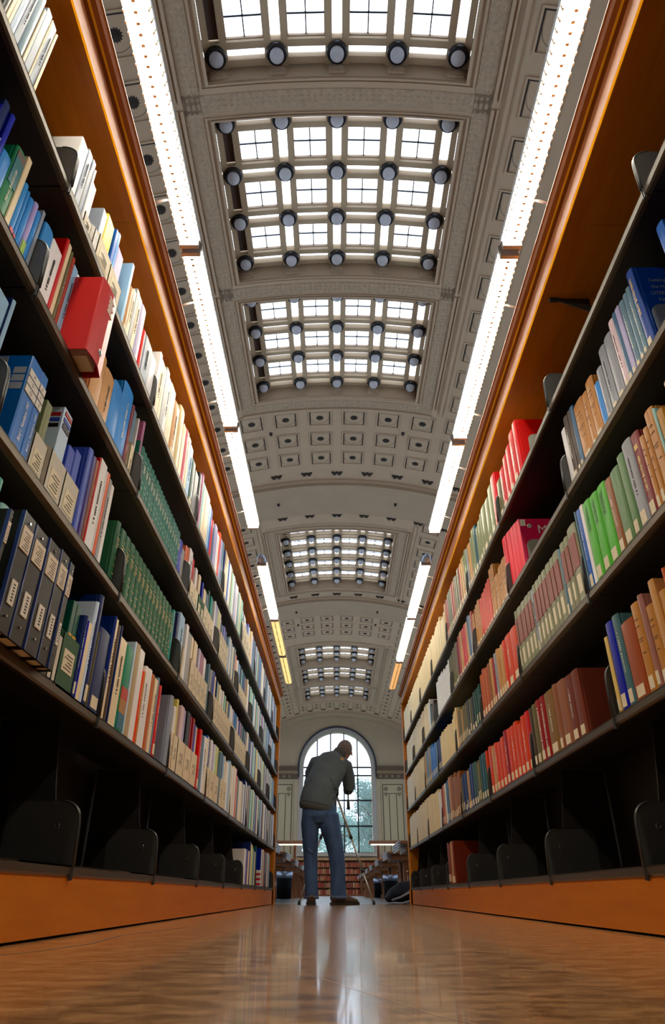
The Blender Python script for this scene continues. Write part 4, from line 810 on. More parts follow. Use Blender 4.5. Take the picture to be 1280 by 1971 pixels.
INX={'LA':.01,'LB':.033,'LC':.03,'LD':.0,'LE':.005,'RA':.01,'RB':.022,'RC':.006,'RD':.004,'RE':.005}
bk=sorted([e for e in entries if e['k']=='b'],key=lambda e:-e['size'])
IND=set(id(e) for e in bk[:299]+[e for e in bk[299:] if e['c']=='flag'][:1])
farbm={}
KN={'b':('book','book'),'i':('pamphlet','pamphlet'),'j':('journal_volume','book'),'B':('ring_binder','binder')}
def where(e,extra=''):
    rw={'A':'top','B':'second','C':'third','D':'fourth','E':'bottom'}[e['r']]
    pos='before the first divider' if e['bay']==0 else 'past %s divider'%od(e['bay'])
    return '%s %s, %s shelf, %s bookcase'%(od(e['n']),pos,rw,SIDE[e['s']])
GRP={'b':'books','i':'pamphlets in the paper file boxes','j':'matching bound journals','B':'ring binders'}
for e in entries:
    s=e['s']; g=sgn(s); c=e['c']; dep={'b':.19,'i':.185,'j':.2,'B':.23}[e['k']]
    x=XF[s]+INX[e['key']]+(.012 if e['k']=='i' else 0)-(.03 if c=='blackbinder' else 0)+random.uniform(0,.002)
    z=ZR[e['r']]+.0105+H
    if e['k']=='i': z+=.003
    if e['k']=='b' and id(e) not in IND:
        kk=c; bm=farbm.setdefault('all',bmesh.new()); mi=list(K).index(c)
        xa,xb=sorted((g*x,g*(x+dep))); yb=e['y']+e['t']; t=e['t']
        p=[(g*(x+.001),e['y']+t*.04),(g*(x-.002),e['y']+t*.3),(g*(x-.002),e['y']+t*.7),(g*(x+.001),yb-t*.04),(g*(x+dep),yb),(g*(x+dep),e['y'])]
        prism(bm,p,z,z+e['h'],'z',mi)
        if s=='R' and c not in('creamj','whitej','white','pink_set') and t>.015: prism(bm,[(g*(x-.003),e['y']+t*.3),(g*(x-.003),e['y']+t*.7),(g*(x),e['y']+t*.7),(g*(x),e['y']+t*.3)],z+.015,z+.06,'z',len(K))
        continue
    nm,cat=KN[e['k']]
    o=ob(nm,cov(c,e['k']),None,loc=(g*x,e['y']+(e['t'] if g<0 else 0),z),rot=(0,0,PI if g<0 else 0),scale=(dep,e['t'],e['h']))
    w0={'b':'book','i':'boxed pamphlet','j':'bound journal','B':'binder'}[e['k']]
    tag(o,'%s %s, %s'%(K[c][1],w0,where(e)),cat,(GRP[e['k']] if e['k']!='b' else 'books on the %s of the %s bookcase'%(ROWN[e['r']],SIDE[s])))
    D=e['y']*.865+.5*ZR[e['r']]
    if D<5: ob('page_block',pages_me,o)
    if D>6 and c!='flag': continue
    near=D<3.4
    if s=='R' and e['k']=='b' and c not in('creamj','whitej','white','pink_set','twotone','redboard') and e['t']>.012: ob('call_label',lab_me,o)
    if s=='L' and c in('navy','dkgreen','skyred','sky','red','crimson','maroon','royal','tan','olive','steelblue') and e['k']=='b' and e['t']>.012 and near: ob('call_label',lab_me,o)
    if c in('teal_green','green'):
        ob('lettering',dashes([(.82,.25,.75,.012),(.74,.2,.8,.02),(.70,.25,.75,.02),(.66,.2,.7,.02),(.62,.3,.8,.015),(.45,.3,.7,.012),(.34,.25,.75,.012),(.22,.3,.7,.015),(.12,.35,.65,.012)],GOLDINK if c=='green' else WHITEINK,'grn'+c),o)
    elif c=='twotone':
        plate_on(o,'title_band',(140,54,40),.42,.86); plate_on(o,'call_label',LBLC,.1,.34,y0=.3,y1=.72)
    elif c=='tanset':
        ob('lettering',dashes([(.8,.3,.7,.01),(.72,.25,.75,.008),(.58,.25,.75,.008),(.55,.3,.7,.006),(.42,.3,.6,.01)],INK,'tanset'),o)
    elif c=='lime' and e['t']>.02:
        tm=PLC.get('transd') or PLC.setdefault('transd',text_mesh('TRANSDUCER',1,INK))
        tx=ob('lettering',tm,o); tx.rotation_euler=(PI/2,PI/2,-PI/2); tx.location=(-.0118,.5,.76); tx.scale=(.048,.5,.09)
    elif c=='skyred': plate_on(o,'printed_band',(196,60,80),.03,.3)
    elif c=='rainbow': plate_on(o,'printed_band',(150,190,60),.1,.4); plate_on(o,'printed_band',(210,90,30),.02,.1)
    elif c=='greenprint':
        plate_on(o,'printed_band',(30,110,120),.55,.88); plate_on(o,'printed_band',(110,90,80),.88,.97); plate_on(o,'printed_band',(190,200,190),.05,.18)
        ob('lettering',vdashes(.35,.75,WHITEINK,'vgp',.2),o)
    elif c=='whiteprint':
        for cc,a,b in(((170,30,34),.93,.97),((30,60,170),.86,.9),((20,20,24),.79,.84)): plate_on(o,'printed_band',cc,a,b)
        bmx=(('printed_band',(170,30,34),.9,.94),('printed_band',(40,70,180),.84,.88),('printed_band',(24,24,28),.78,.82))
        for nm2,cc,a,b in bmx: 
            k=('side',cc,a); PLC.setdefault(k,mesh(nm2,box(.04,.5,-.02 if g>0 else 1.0,0 if g>0 else 1.02,a,b),M('print_%d_%d_%d'%cc,cc,.45,0,.04,40))); ob(nm2,PLC[k],o)
    elif c=='flag':
        plate_on(o,'printed_band',(230,224,220),.0,.42,y1=1.012,xb=.5)
        for q in range(3): plate_on(o,'red_stripe',(200,24,34),.02+q*.13,.08+q*.13,x=-.0125,y1=1.02,xb=.51)
    elif c=='tealprint': plate_on(o,'printed_band',(196,44,34),.36,.5); plate_on(o,'printed_band',(176,120,54),.2,.36); plate_on(o,'printed_band',(40,110,130),.02,.2)
    elif c=='yellow': plate_on(o,'printed_band',(20,110,200),.05,.5)
    elif c=='yellowgreen': plate_on(o,'yellow_band',(228,168,30),.0,.62)
    elif c=='blueboard': plate_on(o,'printed_band',(196,190,214),.55,.98)
    elif c=='crimson_t': ob('lettering',vdashes(.15,.88,WHITEINK,'vcr',.3),o)
    elif c=='maroon_t': plate_on(o,'gilt_band',(220,180,90),.8,.86,y0=.3,y1=.7); ob('lettering',vdashes(.3,.72,GOLDINK,'vmr',.25),o)
    elif c=='blueboardr':
        ob('lettering',vdashes(.45,.9,GOLDINK,'vbb',.3),o)
        for q,tx in enumerate(('Catalogue of','the Hebraic','LITERATURE','PALAEO','1972','XXII')):
            k='bb%d'%q; tm=PLC.setdefault(k,text_mesh(tx,1,M('dull_gold_lettering',(150,150,130),.5,0,0)))
            to=ob('lettering',tm,o); to.rotation_euler=(PI/2,0,0); to.location=(.42,-.01,.83-q*.085); to.scale=(.085,.058,.5)
    elif c=='bluebinder':
        for q,ch in enumerate('KSO'):
            plate_on(o,'printed_box',(216,210,200),.80-q*.085,.87-q*.085,y0=.05,y1=.95)
            tm=PLC.setdefault('kso'+ch,text_mesh(ch,1,INK)); to=ob('lettering',tm,o); to.rotation_euler=(PI/2,0,-PI/2); to.location=(-.0122,.5,.835-q*.085); to.scale=(.28,.05,.4)
            k=('bbside',q); PLC.setdefault(k,mesh('printed_box',box(.03,.16,1.0,1.012,.80-q*.085,.87-q*.085),M('print_box_grey',(190,196,208),.45,0,.04,40))); ob('printed_box',PLC[k],o)
        k='bbgrey'; PLC.setdefault(k,mesh('grey_panel',box(.25,1,1.0,1.008,.01,.99),M('binder_grey',(150,150,156),.5,0,.05))); ob('grey_panel',PLC[k],o)
        tm=PLC.setdefault('bindtxt',text_mesh('Bind 1  Numbers 1997',1,WHITEINK)); to=ob('lettering',tm,o); to.rotation_euler=(PI/2,-PI/2,-PI/2); to.location=(-.0122,.45,.38); to.scale=(.042,.3,.2)
        k='bbhole'; PLC.setdefault(k,mesh('finger_hole',prism(bmesh.new(),[(.5+.25*math.cos(2*PI*i/14),.1+.032*math.sin(2*PI*i/14)) for i in range(14)],-.0118,-.005,'x'),M('hole_grey',(74,80,92),.5,0,0))); ob('finger_hole',PLC[k],o)
        plate_on(o,'paper_label',(216,206,190),.0,.055,y0=.1,y1=.7)
    elif c=='blackbinder':
        NV=M('navy_edge',(40,60,120),.3,0,0); k='be'; PLC.setdefault(k,mesh('navy_edging',box(-.008,.03,.95 if g<0 else 0,1.01 if g<0 else .05,.003,.997),NV)); ob('navy_edging',PLC[k],o)
        lb=plate_on(o,'paper_label',(222,204,180),.68,.88,y0=.12,y1=.86)
        ob('lettering',PLC.setdefault('bbl',mesh('lettering',(lambda bm:[B(bm,-.0118,-.0105,.25+.03*(q%2),.7-.08*(q%3),.70+q*.022,.706+q*.022) for q in range(7)] and bm)(bmesh.new()),INK)),o)
        plate_on(o,'paper_label',(224,214,200),.22,.42,y0=.3,y1=.7)
        ob('lettering',PLC.setdefault('bbl2',mesh('lettering',(lambda bm:[B(bm,-.0118,-.0105,.42,.56,.25+q*.026,.262+q*.026) for q in range(6)] and bm)(bmesh.new()),INK)),o)
        for zz in(.93,.13): 
            k=('riv',zz); PLC.setdefault(k,mesh('rivet',prism(bmesh.new(),[(.5+.06*math.cos(2*PI*i/10),zz+.011*math.sin(2*PI*i/10)) for i in range(10)],-.013,-.005,'x'),CHROME)); ob('rivet',PLC[k],o)
    elif near and e['k']=='b' and e['t']>.014 and e['n']%5 in(0,2):
        dark=sum(K[c][0])<430; ob('lettering',vdashes(.35,.8,WHITEINK if dark else INK,'v%s%d'%(dark,e['n']%3),.15),o)
FM=[M('cover_'+c,K[c][0],.4,0,.08,14) for c in K]+[LABEL]
o=obj('far_books',farbm['all'],FM); tag(o,'rows of many smaller books standing further along both bookcases','books',kind='stuff')
# loose bright pink index volume facing out, with its grey book end
# ---------------------------------------------------------------- paper file boxes
def filebox(key,y,w,hf,c):
    s=key[0]; g=sgn(s); X=XF[s]+INX[key]; z=ZR[key[1]]+.0105+H
    bm=bmesh.new(); B(bm,0,.002,0,w,0,hf); B(bm,0,.2,0,w,0,.0022)
    for yy in(0,w-.0022): prism(bm,[(0,0),(.2,0),(.2,.25),(.14,.25),(.0,hf)],yy,yy+.0022,'y')
    col={'kraft':(228,212,180),'beigebox':(214,206,190),'cream':(226,218,204),'white':(226,222,216),'green':(52,92,62)}[c]
    cat='file box'
    o=obj('file_box',bm,M('card_'+c,col,.75,0,.07,12),None,loc=(g*X,y+(w if g<0 else 0),z),rot=(0,0,PI if g<0 else 0))
    if w>.04:
        lb=obj('paper_label',box(-.001,0,w*.18,w*.82,hf*.3,hf*.72),LABEL,o)
        bm=bmesh.new()
        for q in range(5): B(bm,-.0016,-.001,w*.26,w*(.74-.1*(q%3)),hf*(.36+q*.065),hf*(.375+q*.065))
        obj('lettering',bm,INK,o)
    return o
cnt={}
for key,y,w,hf,c in BOXES:
    o=filebox(key,y,w,hf,c); cnt[key]=cnt.get(key,0)+1
    tag(o,'%s card file box, %s along the %s shelf, %s bookcase'%({'kraft':'buff','beigebox':'pale grey','cream':'cream','white':'white','green':'green labelled'}[c],od(cnt[key]),{'A':'top','B':'second','C':'third','D':'fourth','E':'bottom'}[key[1]],SIDE[key[0]]),'file box','card file boxes')
# red open folder sticking out of the left second shelf
zb=ZR['B']+.0105+H; REDM=M('red_folder',(196,12,8),.4,0,.05,3,coat=.08,spec=.25)
fo=empty('red_folder',(-.66,1.285,zb)); tag(fo,'big bright red open folder sticking out over the left aisle edge','folder')
bm=bmesh.new(); w_=.115; hh=.275
pr=[(-.2,0),(.0,0),(.004,.002),(.010,w_*.3),(.012,w_*.6),(.004,w_),(-.2,w_),(-.2,w_-.003),(.001,w_-.003),(.0085,w_*.6),(.006,w_*.3),(0,.003),(-.2,.003)]
prism(bm,pr,0,hh,'z'); obj('cover',bm,REDM,fo)
obj('page_block',box(-.19,-.012,.04,w_-.012,.012,hh-.02),PAGES,fo)
bm=bmesh.new()
for q in range(7): B(bm,.008,.0125+.0,w_*(.42+.02*(q%2)),w_*(.75-.06*(q%3)),hh*.70+q*.009,hh*.70+q*.009+.005)
obj('white_print',bm,WHITEINK,fo)
for zz in(.03,hh-.03): obj('rivet',lathe(bmesh.new(),[(.004,0),(.003,.002),(0.001,.0025)],10),CHROME,fo,loc=(-.16,0,zz),rot=(PI/2,0,0))
obj('finger_hole',lathe(bmesh.new(),[(.011,0),(.009,.0015),(.007,.0)],14),CHROME,fo,loc=(.0125,w_*.55,.045),rot=(0,PI/2,0))
# pink catalogue cover seen face on, right second shelf
g=1; pk=empty('pink_catalogue',(XF['R']+.024,2.668,ZR['B']+.0105+H)); tag(pk,'bright pink catalogue with white letters facing the camera behind grey book end','book')
obj('cover',box(0,.2,0,.009,0,.262),M('pink_cover',(206,26,80),.35,0,.06,6,coat=.3),pk)
obj('page_block',box(.004,.196,.009,.016,.003,.259),PAGES,pk)
t=ob('lettering',text_mesh('Mc',.06,WHITEINK),pk); t.rotation_euler=(PI/2,0,0); t.location=(.115,-.001,.205)
t=ob('lettering',text_mesh('C',.05,M('dark_pink_ink',(130,10,40),.5,0,0)),pk); t.rotation_euler=(PI/2,0,0); t.location=(.1,-.001,.155)
obj('white_sticker',box(.004,.028,-.001,0,.225,.258),WHITEINK,pk); obj('eyelet',lathe(bmesh.new(),[(.011,0),(.009,.002),(.004,.0)],16),WHITEINK,pk,loc=(.045,0,.225),rot=(PI/2,0,0))
def bookend(x,y,z,col,lab,hole,g):
    e=empty('book_end',(x,y,z),0 if g>0 else PI); tag(e,lab,'book end')
    pts=[(.0,0),(.13,0),(.13,.14)]+[(.03-.03*math.sin(PI/2*i/6),.11+.03*math.cos(PI/2*i/6)) for i in range(7)]
    bm=prism(bmesh.new(),pts,0,.0015,'y'); B(bm,.0,.13,.0,-.03 if g>0 else .03,0,.001); obj('plate',bm,M('bookend_%d'%col[0],col,.45,.1,.05),e)
    if hole:
        obj('oval_cutout',prism(bmesh.new(),[(.075+.028*math.cos(2*PI*i/18),.055+.042*math.sin(2*PI*i/18)) for i in range(18)],-.001,.0,'y'),M('cutout_%d'%hole[0],hole,.5,0,.1),e)
bookend(XF['R']+.035,2.64,ZR['B']+.0112+H,(150,152,140),'grey steel book end holding up the pink catalogue',(206,40,90),1)
bookend(XF['R']+.05,1.645,ZR['D']+.0112+H,(24,64,84),'blue steel book end beside the purple book, fourth shelf',(18,20,40),1)
bookend(XF['R']+.03,2.37,ZR['A']+.0112+H,(150,146,120),'beige steel book end leaning on the red books, top shelf',None,1)
bookend(XF['R']+.03,1.27,ZR['B']+.0112+H,(110,116,124),'grey steel book end in front of the big blue volume',None,1)
# hanging support under the right canopy
hs=empty('hanging_book_support',(XF['R']+.03,1.86,2.155)); tag(hs,'small black clip-on book support hanging below the right canopy','book support')
obj('wedge',prism(bmesh.new(),[(0,-.0),(.16,0),(.16,-.075),(.03,-.012)],-.002,.002,'y'),PLATE,hs); obj('clip',bevel(box(-.0,.04,-.01,.01,-.012,0),.003,1),PLATE,hs)
# ---------------------------------------------------------------- strip lights over the aisle
TW=tube_mat('tube_white',(255,246,226),TUBE); TY=tube_mat('tube_warm',(255,214,140),1.35); TO=tube_mat('tube_orange',(255,190,120),1.0)
HOUS=M('fixture_housing',(150,150,150),.4,.3,.05); FIN=M('louvre_fin',(210,200,170),.4,.2,0)
FIX={'L':((-.604),[(-.65,.58,0),(.60,1.82,0),(1.84,3.04,0),(3.06,4.25,0),(4.86,6.10,0),(6.13,7.24,1),(7.27,8.38,1)]),'R':((.735),[(-.65,.58,0),(.60,1.83,0),(1.86,3.16,0),(3.2,4.33,0),(4.86,6.07,0),(6.10,7.45,0),(7.49,8.66,2)])}
for s,(x,L) in FIX.items():
    for q,(a,b,m) in enumerate(L):
        z=2.35+H; t=empty('strip_light',(x,a,z)); ln=b-a; hw=.039
        tag(t,'fluorescent strip light over the %s bookcase, %s segment from the camera'%(SIDE[s],od(q) if q else 'overhead'),'light','strip lights above the bookcases')
        obj('lens',prism(bmesh.new(),[(-hw,0),(-hw+.006,-.02),(-.012,-.026),(0,-.022),(.012,-.026),(hw-.006,-.02),(hw,0)],.02,ln-.02,'y'),(TW,TY,TO)[m],t)
        obj('housing',prism(bmesh.new(),[(-hw-.006,.001),(hw+.006,.001),(hw+.004,.03),(.02,.05),(-.02,.05),(-hw-.004,.03)],.0,ln,'y'),HOUS,t)
        for yy in(.0,ln-.02): obj('end_cap',box(-hw,hw,yy,yy+.018,-.03,.001),HOUS,t)
        bm=bmesh.new(); n=int(ln/.032)
        for k in range(n):
            y=.03+(ln-.06)*k/n
            for ss in(-1,1): B(bm,ss*hw-.0025,ss*hw+.0025,y,y+.008,-.022,.0)
            B(bm,-.006,.006,y,y+.009,-.030,-.024)
        if q>=2:
            n=int(ln/.028)
            for k in range(n): y=.03+(ln-.06)*k/n; B(bm,-hw+.003,hw-.003,y,y+.004,-.0300,-.0275)
        obj('louvre_fins',bm,FIN,t)['kind']='stuff'
        g=sgn(s); cx=XF[s]-.03-abs(x)
        for yy in(.3,ln-.2):
            bm=bmesh.new(); tube(bm,(g*0,yy,.03),(g*(cx+.06),yy,-.02),.006,6); tube(bm,(g*(cx+.06),yy,-.02),(g*(cx+.06),yy,-.114),.006,6); obj('bracket_arm',bm,HOUS,t)
        if q==4:
            bm=bmesh.new(); loft(bm,[(0,-.10,.015),(0,-.07,.012),(0,-.03,.008),(0,.0,.004)],[(.012,.012),(.03,.02),(.038,.026),(.04,.028)],14,(0,0,1)); obj('end_dome',bm,M('blue_white_cap',(150,176,214),.25,.2,0),t)
# ---------------------------------------------------------------- the photographer
SKIN=M('skin',(196,140,112),.55,0,.05,20); HAIR=M('cropped_grey_hair',(112,96,92),.9,0,.25,160,bump=.4)
JACK=M('charcoal_jacket',(86,94,100),.95,0,.15,9,bump=.35,spec=.15); RIB=M('jacket_rib',(70,70,66),.9,0,.15,60,(1,1,6),bump=.4)
DEN=M('blue_denim',(66,88,124),.9,0,.42,13,(1,1,.45),bump=.5,spec=.2); DENP=M('denim_pocket',(64,86,122),.9,0,.3,13,bump=.4,spec=.2); CUFF=M('denim_hem',(84,100,128),.85,0,.2,30)
SHOE=M('brown_leather_shoe',(72,52,38),.45,0,.15,20); SOLE=M('dark_sole',(34,28,24),.7,0,.1)
def blend(name,bm,mat,parent,vox=.011,sm=6,fac=.6):
    o=obj(name,bm,mat,parent); r=o.modifiers.new('remesh','REMESH'); r.mode='VOXEL'; r.voxel_size=vox; r.use_smooth_shade=True
    s=o.modifiers.new('smooth','SMOOTH'); s.iterations=sm; s.factor=fac; return o
# body surface: head, neck, trunk, arms, legs in one piece
bm=bmesh.new()
HC=Vector((.098,8.5,1.635))
loft(bm,[(.03,8.42,1.50),(.05,8.44,1.555),(.075,8.47,1.60)],[.07,.062,.06])
for c,r,sc in((HC,.108,(.86,1.05,1.08)),(HC+Vector((.008,.05,-.045)),.062,(.95,1,1.1))):
    v=bmesh.ops.create_uvsphere(bm,u_segments=24,v_segments=16,radius=r)['verts']
    for q in v: q.co=Vector((q.co.x*sc[0],q.co.y*sc[1],q.co.z*sc[2])); q.co=Matrix.Rotation(.28,3,'Y')@q.co+c
loft(bm,[(.115,8.60,1.60),(.118,8.63,1.585),(.12,8.615,1.565)],[.012,.016,.012],8)           # nose
for y_,z_ in ((8.578,1.625),): 
    for dx in(-.032,.034):
        v=bmesh.ops.create_uvsphere(bm,u_segments=8,v_segments=6,radius=.012)['verts']
        for q in v: q.co+=Vector((.11+dx,y_+.012,z_))
loft(bm,[(.095,8.585,1.545),(.118,8.597,1.54),(.14,8.583,1.543)],[.006,.009,.006],8)       # mouth
for sx in(-1,1):                                                                              # ears
    e=HC+Vector((.098*sx-.012,.0,-.02 if sx<0 else -.045)); loft(bm,[e+Vector((0,-.006,.03)),e+Vector((.009*sx,-.012,.01)),e+Vector((.006*sx,-.004,-.03))],[(.008,.012),(.008,.018),(.006,.009)],8)
loft(bm,[(-.19,8.12,.90),(-.19,8.13,1.0),(-.14,8.2,1.2),(-.07,8.33,1.4),(-.02,8.40,1.50)],[(.15,.10),(.14,.095),(.16,.10),(.16,.10),(.08,.07)])
hipL,kL,aL=(-.29,8.12,.88),(-.287,8.17,.48),(-.267,8.12,.08); hipR,kR,aR=(-.09,8.12,.86),(.0,8.13,.45),(.018,8.1,.08)
for a,b,c in((hipL,kL,aL),(hipR,kR,aR)):
    loft(bm,[a,b,c,Vector(c)+Vector((0,0,-.05))],[.085,.06,.042,.04])
shL,eL,wL=(-.22,8.36,1.47),(-.33,8.52,1.26),(-.02,8.68,1.42); shR,eR,wR=(.11,8.40,1.43),(.155,8.53,1.23),(.13,8.70,1.40)
for a,b,c in((shL,eL,wL),(shR,eR,wR)): loft(bm,[a,b,c],[.045,.032,.026])
def hand(bm,w,d,curl,side):
    w=Vector(w); d=Vector(d).normalized(); up=Vector((0,0,1)); s=d.cross(up).normalized()*side
    pc=w+d*.045; loft(bm,[w,pc,w+d*.085],[(.026,.018),(.04,.017),(.038,.014)],10,(0,0,1))
    for k,(off,l) in enumerate(((-.030,.062),(-.010,.072),(.010,.066),(.029,.05))):
        b=w+d*.082+up*off; t1=b+d*l*.5+s*.012*curl; t2=t1+d*l*.15+s*l*.4*curl; t3=t2-d*l*.15+s*l*.35*curl
        loft(bm,[b,t1,t2,t3],[.0095,.009,.008,.006],8,(0,0,1))
    b=w+d*.03-up*.024; loft(bm,[b,b+d*.03-up*.022+s*.012,b+d*.05-up*.018+s*.034],[.012,.0105,.008],8,(1,0,0))
hand(bm,wL,(.7,.35,.15),1,-1); hand(bm,wR,(-.25,.55,.3),1,-1)
man=blend('person',bm,SKIN,None,.0075,3,.5)
tag(man,'person in charcoal jacket and blue jeans bending over a tripod, back to camera','person')
# hair cap
bm=bmesh.new(); v=bmesh.ops.create_uvsphere(bm,u_segments=28,v_segments=20,radius=.113)['verts']
for q in v: q.co=Vector((q.co.x*.86,q.co.y*1.05,q.co.z*1.08))
bmesh.ops.delete(bm,geom=[q for q in bm.verts if (q.co.z< -.02 and q.co.y>-.03) or q.co.z<-.062 or (q.co.y>.063 and q.co.z<.035)],context='VERTS')
for q in bm.verts: q.co=Matrix.Rotation(.28,3,'Y')@q.co+HC
for f in bm.faces: f.smooth=True
obj('hair',bm,HAIR,man)
# jacket
bm=bmesh.new()
loft(bm,[(-.215,8.11,.955),(-.215,8.12,1.03),(-.185,8.17,1.15),(-.13,8.24,1.28),(-.075,8.31,1.40),(-.03,8.36,1.475),(.0,8.395,1.525),(.03,8.42,1.56)],[(.205,.135),(.20,.14),(.195,.15),(.195,.15),(.20,.135),(.175,.115),(.11,.09),(.078,.075)],20)
loft(bm,[(-.16,8.35,1.47),(-.245,8.37,1.46),(-.315,8.45,1.35),(-.345,8.52,1.27),(-.22,8.60,1.33),(-.05,8.66,1.41)],[.085,.085,.07,.065,.055,.045],14)
loft(bm,[(.05,8.38,1.46),(.11,8.41,1.43),(.145,8.46,1.31),(.155,8.50,1.20),(.145,8.56,1.18),(.14,8.62,1.28),(.13,8.68,1.38)],[.085,.088,.08,.075,.065,.055,.045],14)
# creases
for (a,b) in(((-.28,8.03,1.10),(-.02,8.06,1.05)),((.0,8.08,1.16),(-.10,8.12,1.32)),((.03,8.1,1.12),(-.08,8.1,1.22)),((.05,8.2,1.28),(-.04,8.2,1.38))):
    loft(bm,[a,(Vector(a)+Vector(b))/2+Vector((0,-.006,0)),b],[.012,.022,.010],8)
jk=blend('jacket',bm,JACK,man,.0085,5,.5)
bm=bmesh.new(); loft(bm,[(-.215,8.11,.905),(-.215,8.11,.93),(-.215,8.112,.965)],[(.196,.13),(.205,.137),(.207,.138)],28)
for q in bm.verts: q.co.z-=(q.co.x+.215)*.2
o=obj('waistband',bm,RIB,man)
for q in jk.data.vertices:
    if q.co.z<1.02: q.co.z-=(q.co.x+.215)*.2
bm=bmesh.new(); loft(bm,[(.015,8.405,1.535),(.035,8.42,1.575),(.05,8.435,1.60)],[(.085,.082),(.083,.08),(.079,.076)],20); obj('collar',bm,RIB,man)
bm=bmesh.new(); B(bm,-.02,.02,-.004,0,-.014,.014); obj('light_patch',bm,M('tan_patch',(226,180,120),.7,0,.05),man,loc=(.07,8.262,1.492),rot=(.25,.5,-.1))
# jeans
bm=bmesh.new()
loft(bm,[(-.20,8.12,1.0),(-.195,8.115,.93),(-.19,8.11,.86),(-.185,8.12,.80)],[(.175,.115),(.19,.13),(.20,.135),(.17,.11)],20)
loft(bm,[(-.285,8.12,.88),(-.295,8.12,.78),(-.29,8.14,.62),(-.287,8.155,.48),(-.28,8.13,.34),(-.272,8.115,.2),(-.268,8.11,.075)],[(.10,.12),(.102,.115),(.09,.1),(.078,.085),(.074,.082),(.07,.08),(.073,.085)],18)
loft(bm,[(-.09,8.12,.87),(-.075,8.12,.77),(-.035,8.12,.62),(.0,8.125,.47),(.012,8.11,.34),(.016,8.1,.2),(.02,8.1,.075)],[(.115,.125),(.115,.12),(.1,.105),(.088,.09),(.083,.088),(.08,.085),(.085,.09)],18)
for (x,y,z,w) in((-.285,8.062,.50,.04),(.0,8.058,.46,.045),(.014,8.04,.15,.05),(-.27,8.05,.13,.045)):
    loft(bm,[(x-w,y,z+.03),(x,y-.002,z),(x+w,y,z-.02)],[.005,.011,.005],8,(0,0,1))
blend('jeans',bm,DEN,man,.0085,4,.5)
for x,y,r in((-.268,8.11,.078),(.02,8.1,.09)): obj('trouser_hem',loft(bmesh.new(),[(x,y,.055),(x,y,.085)],[(r,r*1.08),(r,r*1.08)],20),CUFF,man)
# shoes
def shoe(x,y,ang,side):
    s=empty('shoe',(x,y,0),ang); s.parent=man
    bm=bmesh.new(); loft(bm,[(0,-.09,.045),(0,-.06,.055),(0,0,.058),(0,.07,.05),(0,.13,.038),(0,.185,.03),(0,.205,.026)],[(.04,.036),(.045,.05),(.045,.052),(.049,.046),(.052,.036),(.045,.028),(.026,.018)],14,(0,0,1))
    loft(bm,[(0,-.045,.05),(0,-.05,.10)],[(.042,.05),(.042,.045)],14)
    blend('shoe_upper',bm,SHOE,s,.006,2,.5)
    pts=[(-.03,-.10),(.03,-.10),(.043,-.05),(.042,.03),(.054,.11),(.05,.17),(.03,.21),(0,.222),(-.03,.21),(-.05,.17),(-.054,.11),(-.042,.03),(-.043,-.05)]
    obj('sole',prism(bmesh.new(),pts,.001,.024,'z'),SOLE,s)
    bm=bmesh.new()
    for k in range(4): tube(bm,(-.022,.02+k*.025,.088-k*.008),(.022,.03+k*.025,.088-k*.008),.003,6)
    obj('laces',bm,CUFF,s)
shoe(-.268,8.12,.06,-1); shoe(.03,8.09,-1.32,1)
# ---------------------------------------------------------------- tripod and camera
tp=empty('tripod',(0,8.6,0)); tag(tp,'slim silver camera tripod standing in front of the photographer','tripod')
ALU=M('tripod_aluminium',(190,178,156),.35,.6,.05); BLK=M('tripod_black',(28,28,30),.45,0,.05)
ap=Vector((-.01,0,1.16))
for ft in((-.411,-.2,.012),(.407,-.2,.012),(.0,.42,.012)):
    f=Vector(ft); d=f-ap
    lg=obj('leg',tube(bmesh.new(),ap+d*.02,ap+d*.42,.013,10),ALU,tp); obj('lower_section',tube(bmesh.new(),ap+d*.42,ap+d*.72,.0105,10),ALU,lg); obj('foot_section',tube(bmesh.new(),ap+d*.72,f,.008,10),ALU,lg)
    for k in(.42,.72): obj('lock_collar',tube(bmesh.new(),ap+d*(k-.012),ap+d*(k+.02),.018,10),BLK,lg)
    obj('rubber_foot',lathe(bmesh.new(),[(.016,-.012),(.018,.0),(.014,.02),(.009,.03)],12),BLK,lg,loc=f)
    obj('brace',tube(bmesh.new(),ap+d*.42,(ap.x,0,.72),.005,6),ALU,lg)
obj('centre_column',tube(bmesh.new(),(ap.x,0,.70),(ap.x,0,1.30),.011,10),BLK,tp)
obj('apex_block',lathe(bmesh.new(),[(.03,1.12),(.04,1.14),(.04,1.19),(.02,1.21)],14,ap.x,0),BLK,tp)
bm=bmesh.new(); tube(bm,(ap.x,0,1.29),(.04,.03,1.355),.022,12); tube(bm,(.04,.02,1.35),(.12,-.12,1.20),.006,8); obj('pan_head',bm,BLK,tp)
cm=empty('camera_body',(.07,8.66,1.375)); tag(cm,'black camera on the tripod head at the photographer face','camera')
obj('body',bevel(box(-.07,.07,-.03,.03,0,.09),.008,2),BLK,cm); obj('lens',lathe(bmesh.new(),[(.035,0),(.036,.05),(.04,.06),(.04,.09),(.034,.09)],20),BLK,cm,loc=(0,.03,.045),rot=(-PI/2,0,0))
obj('viewfinder',bevel(box(-.025,.025,-.035,.02,.085,.115),.005,1),BLK,cm)
bm=bmesh.new(); loft(bm,[(.075,0,.06),(.085,-.09,-.05),(.072,-.12,-.20),(.070,-.12,-.33)],[.009]*4,8); loft(bm,[(.070,-.12,-.30),(.074,-.12,-.41)],[.017,.019],8); obj('neck_strap',bm,BLK,cm)
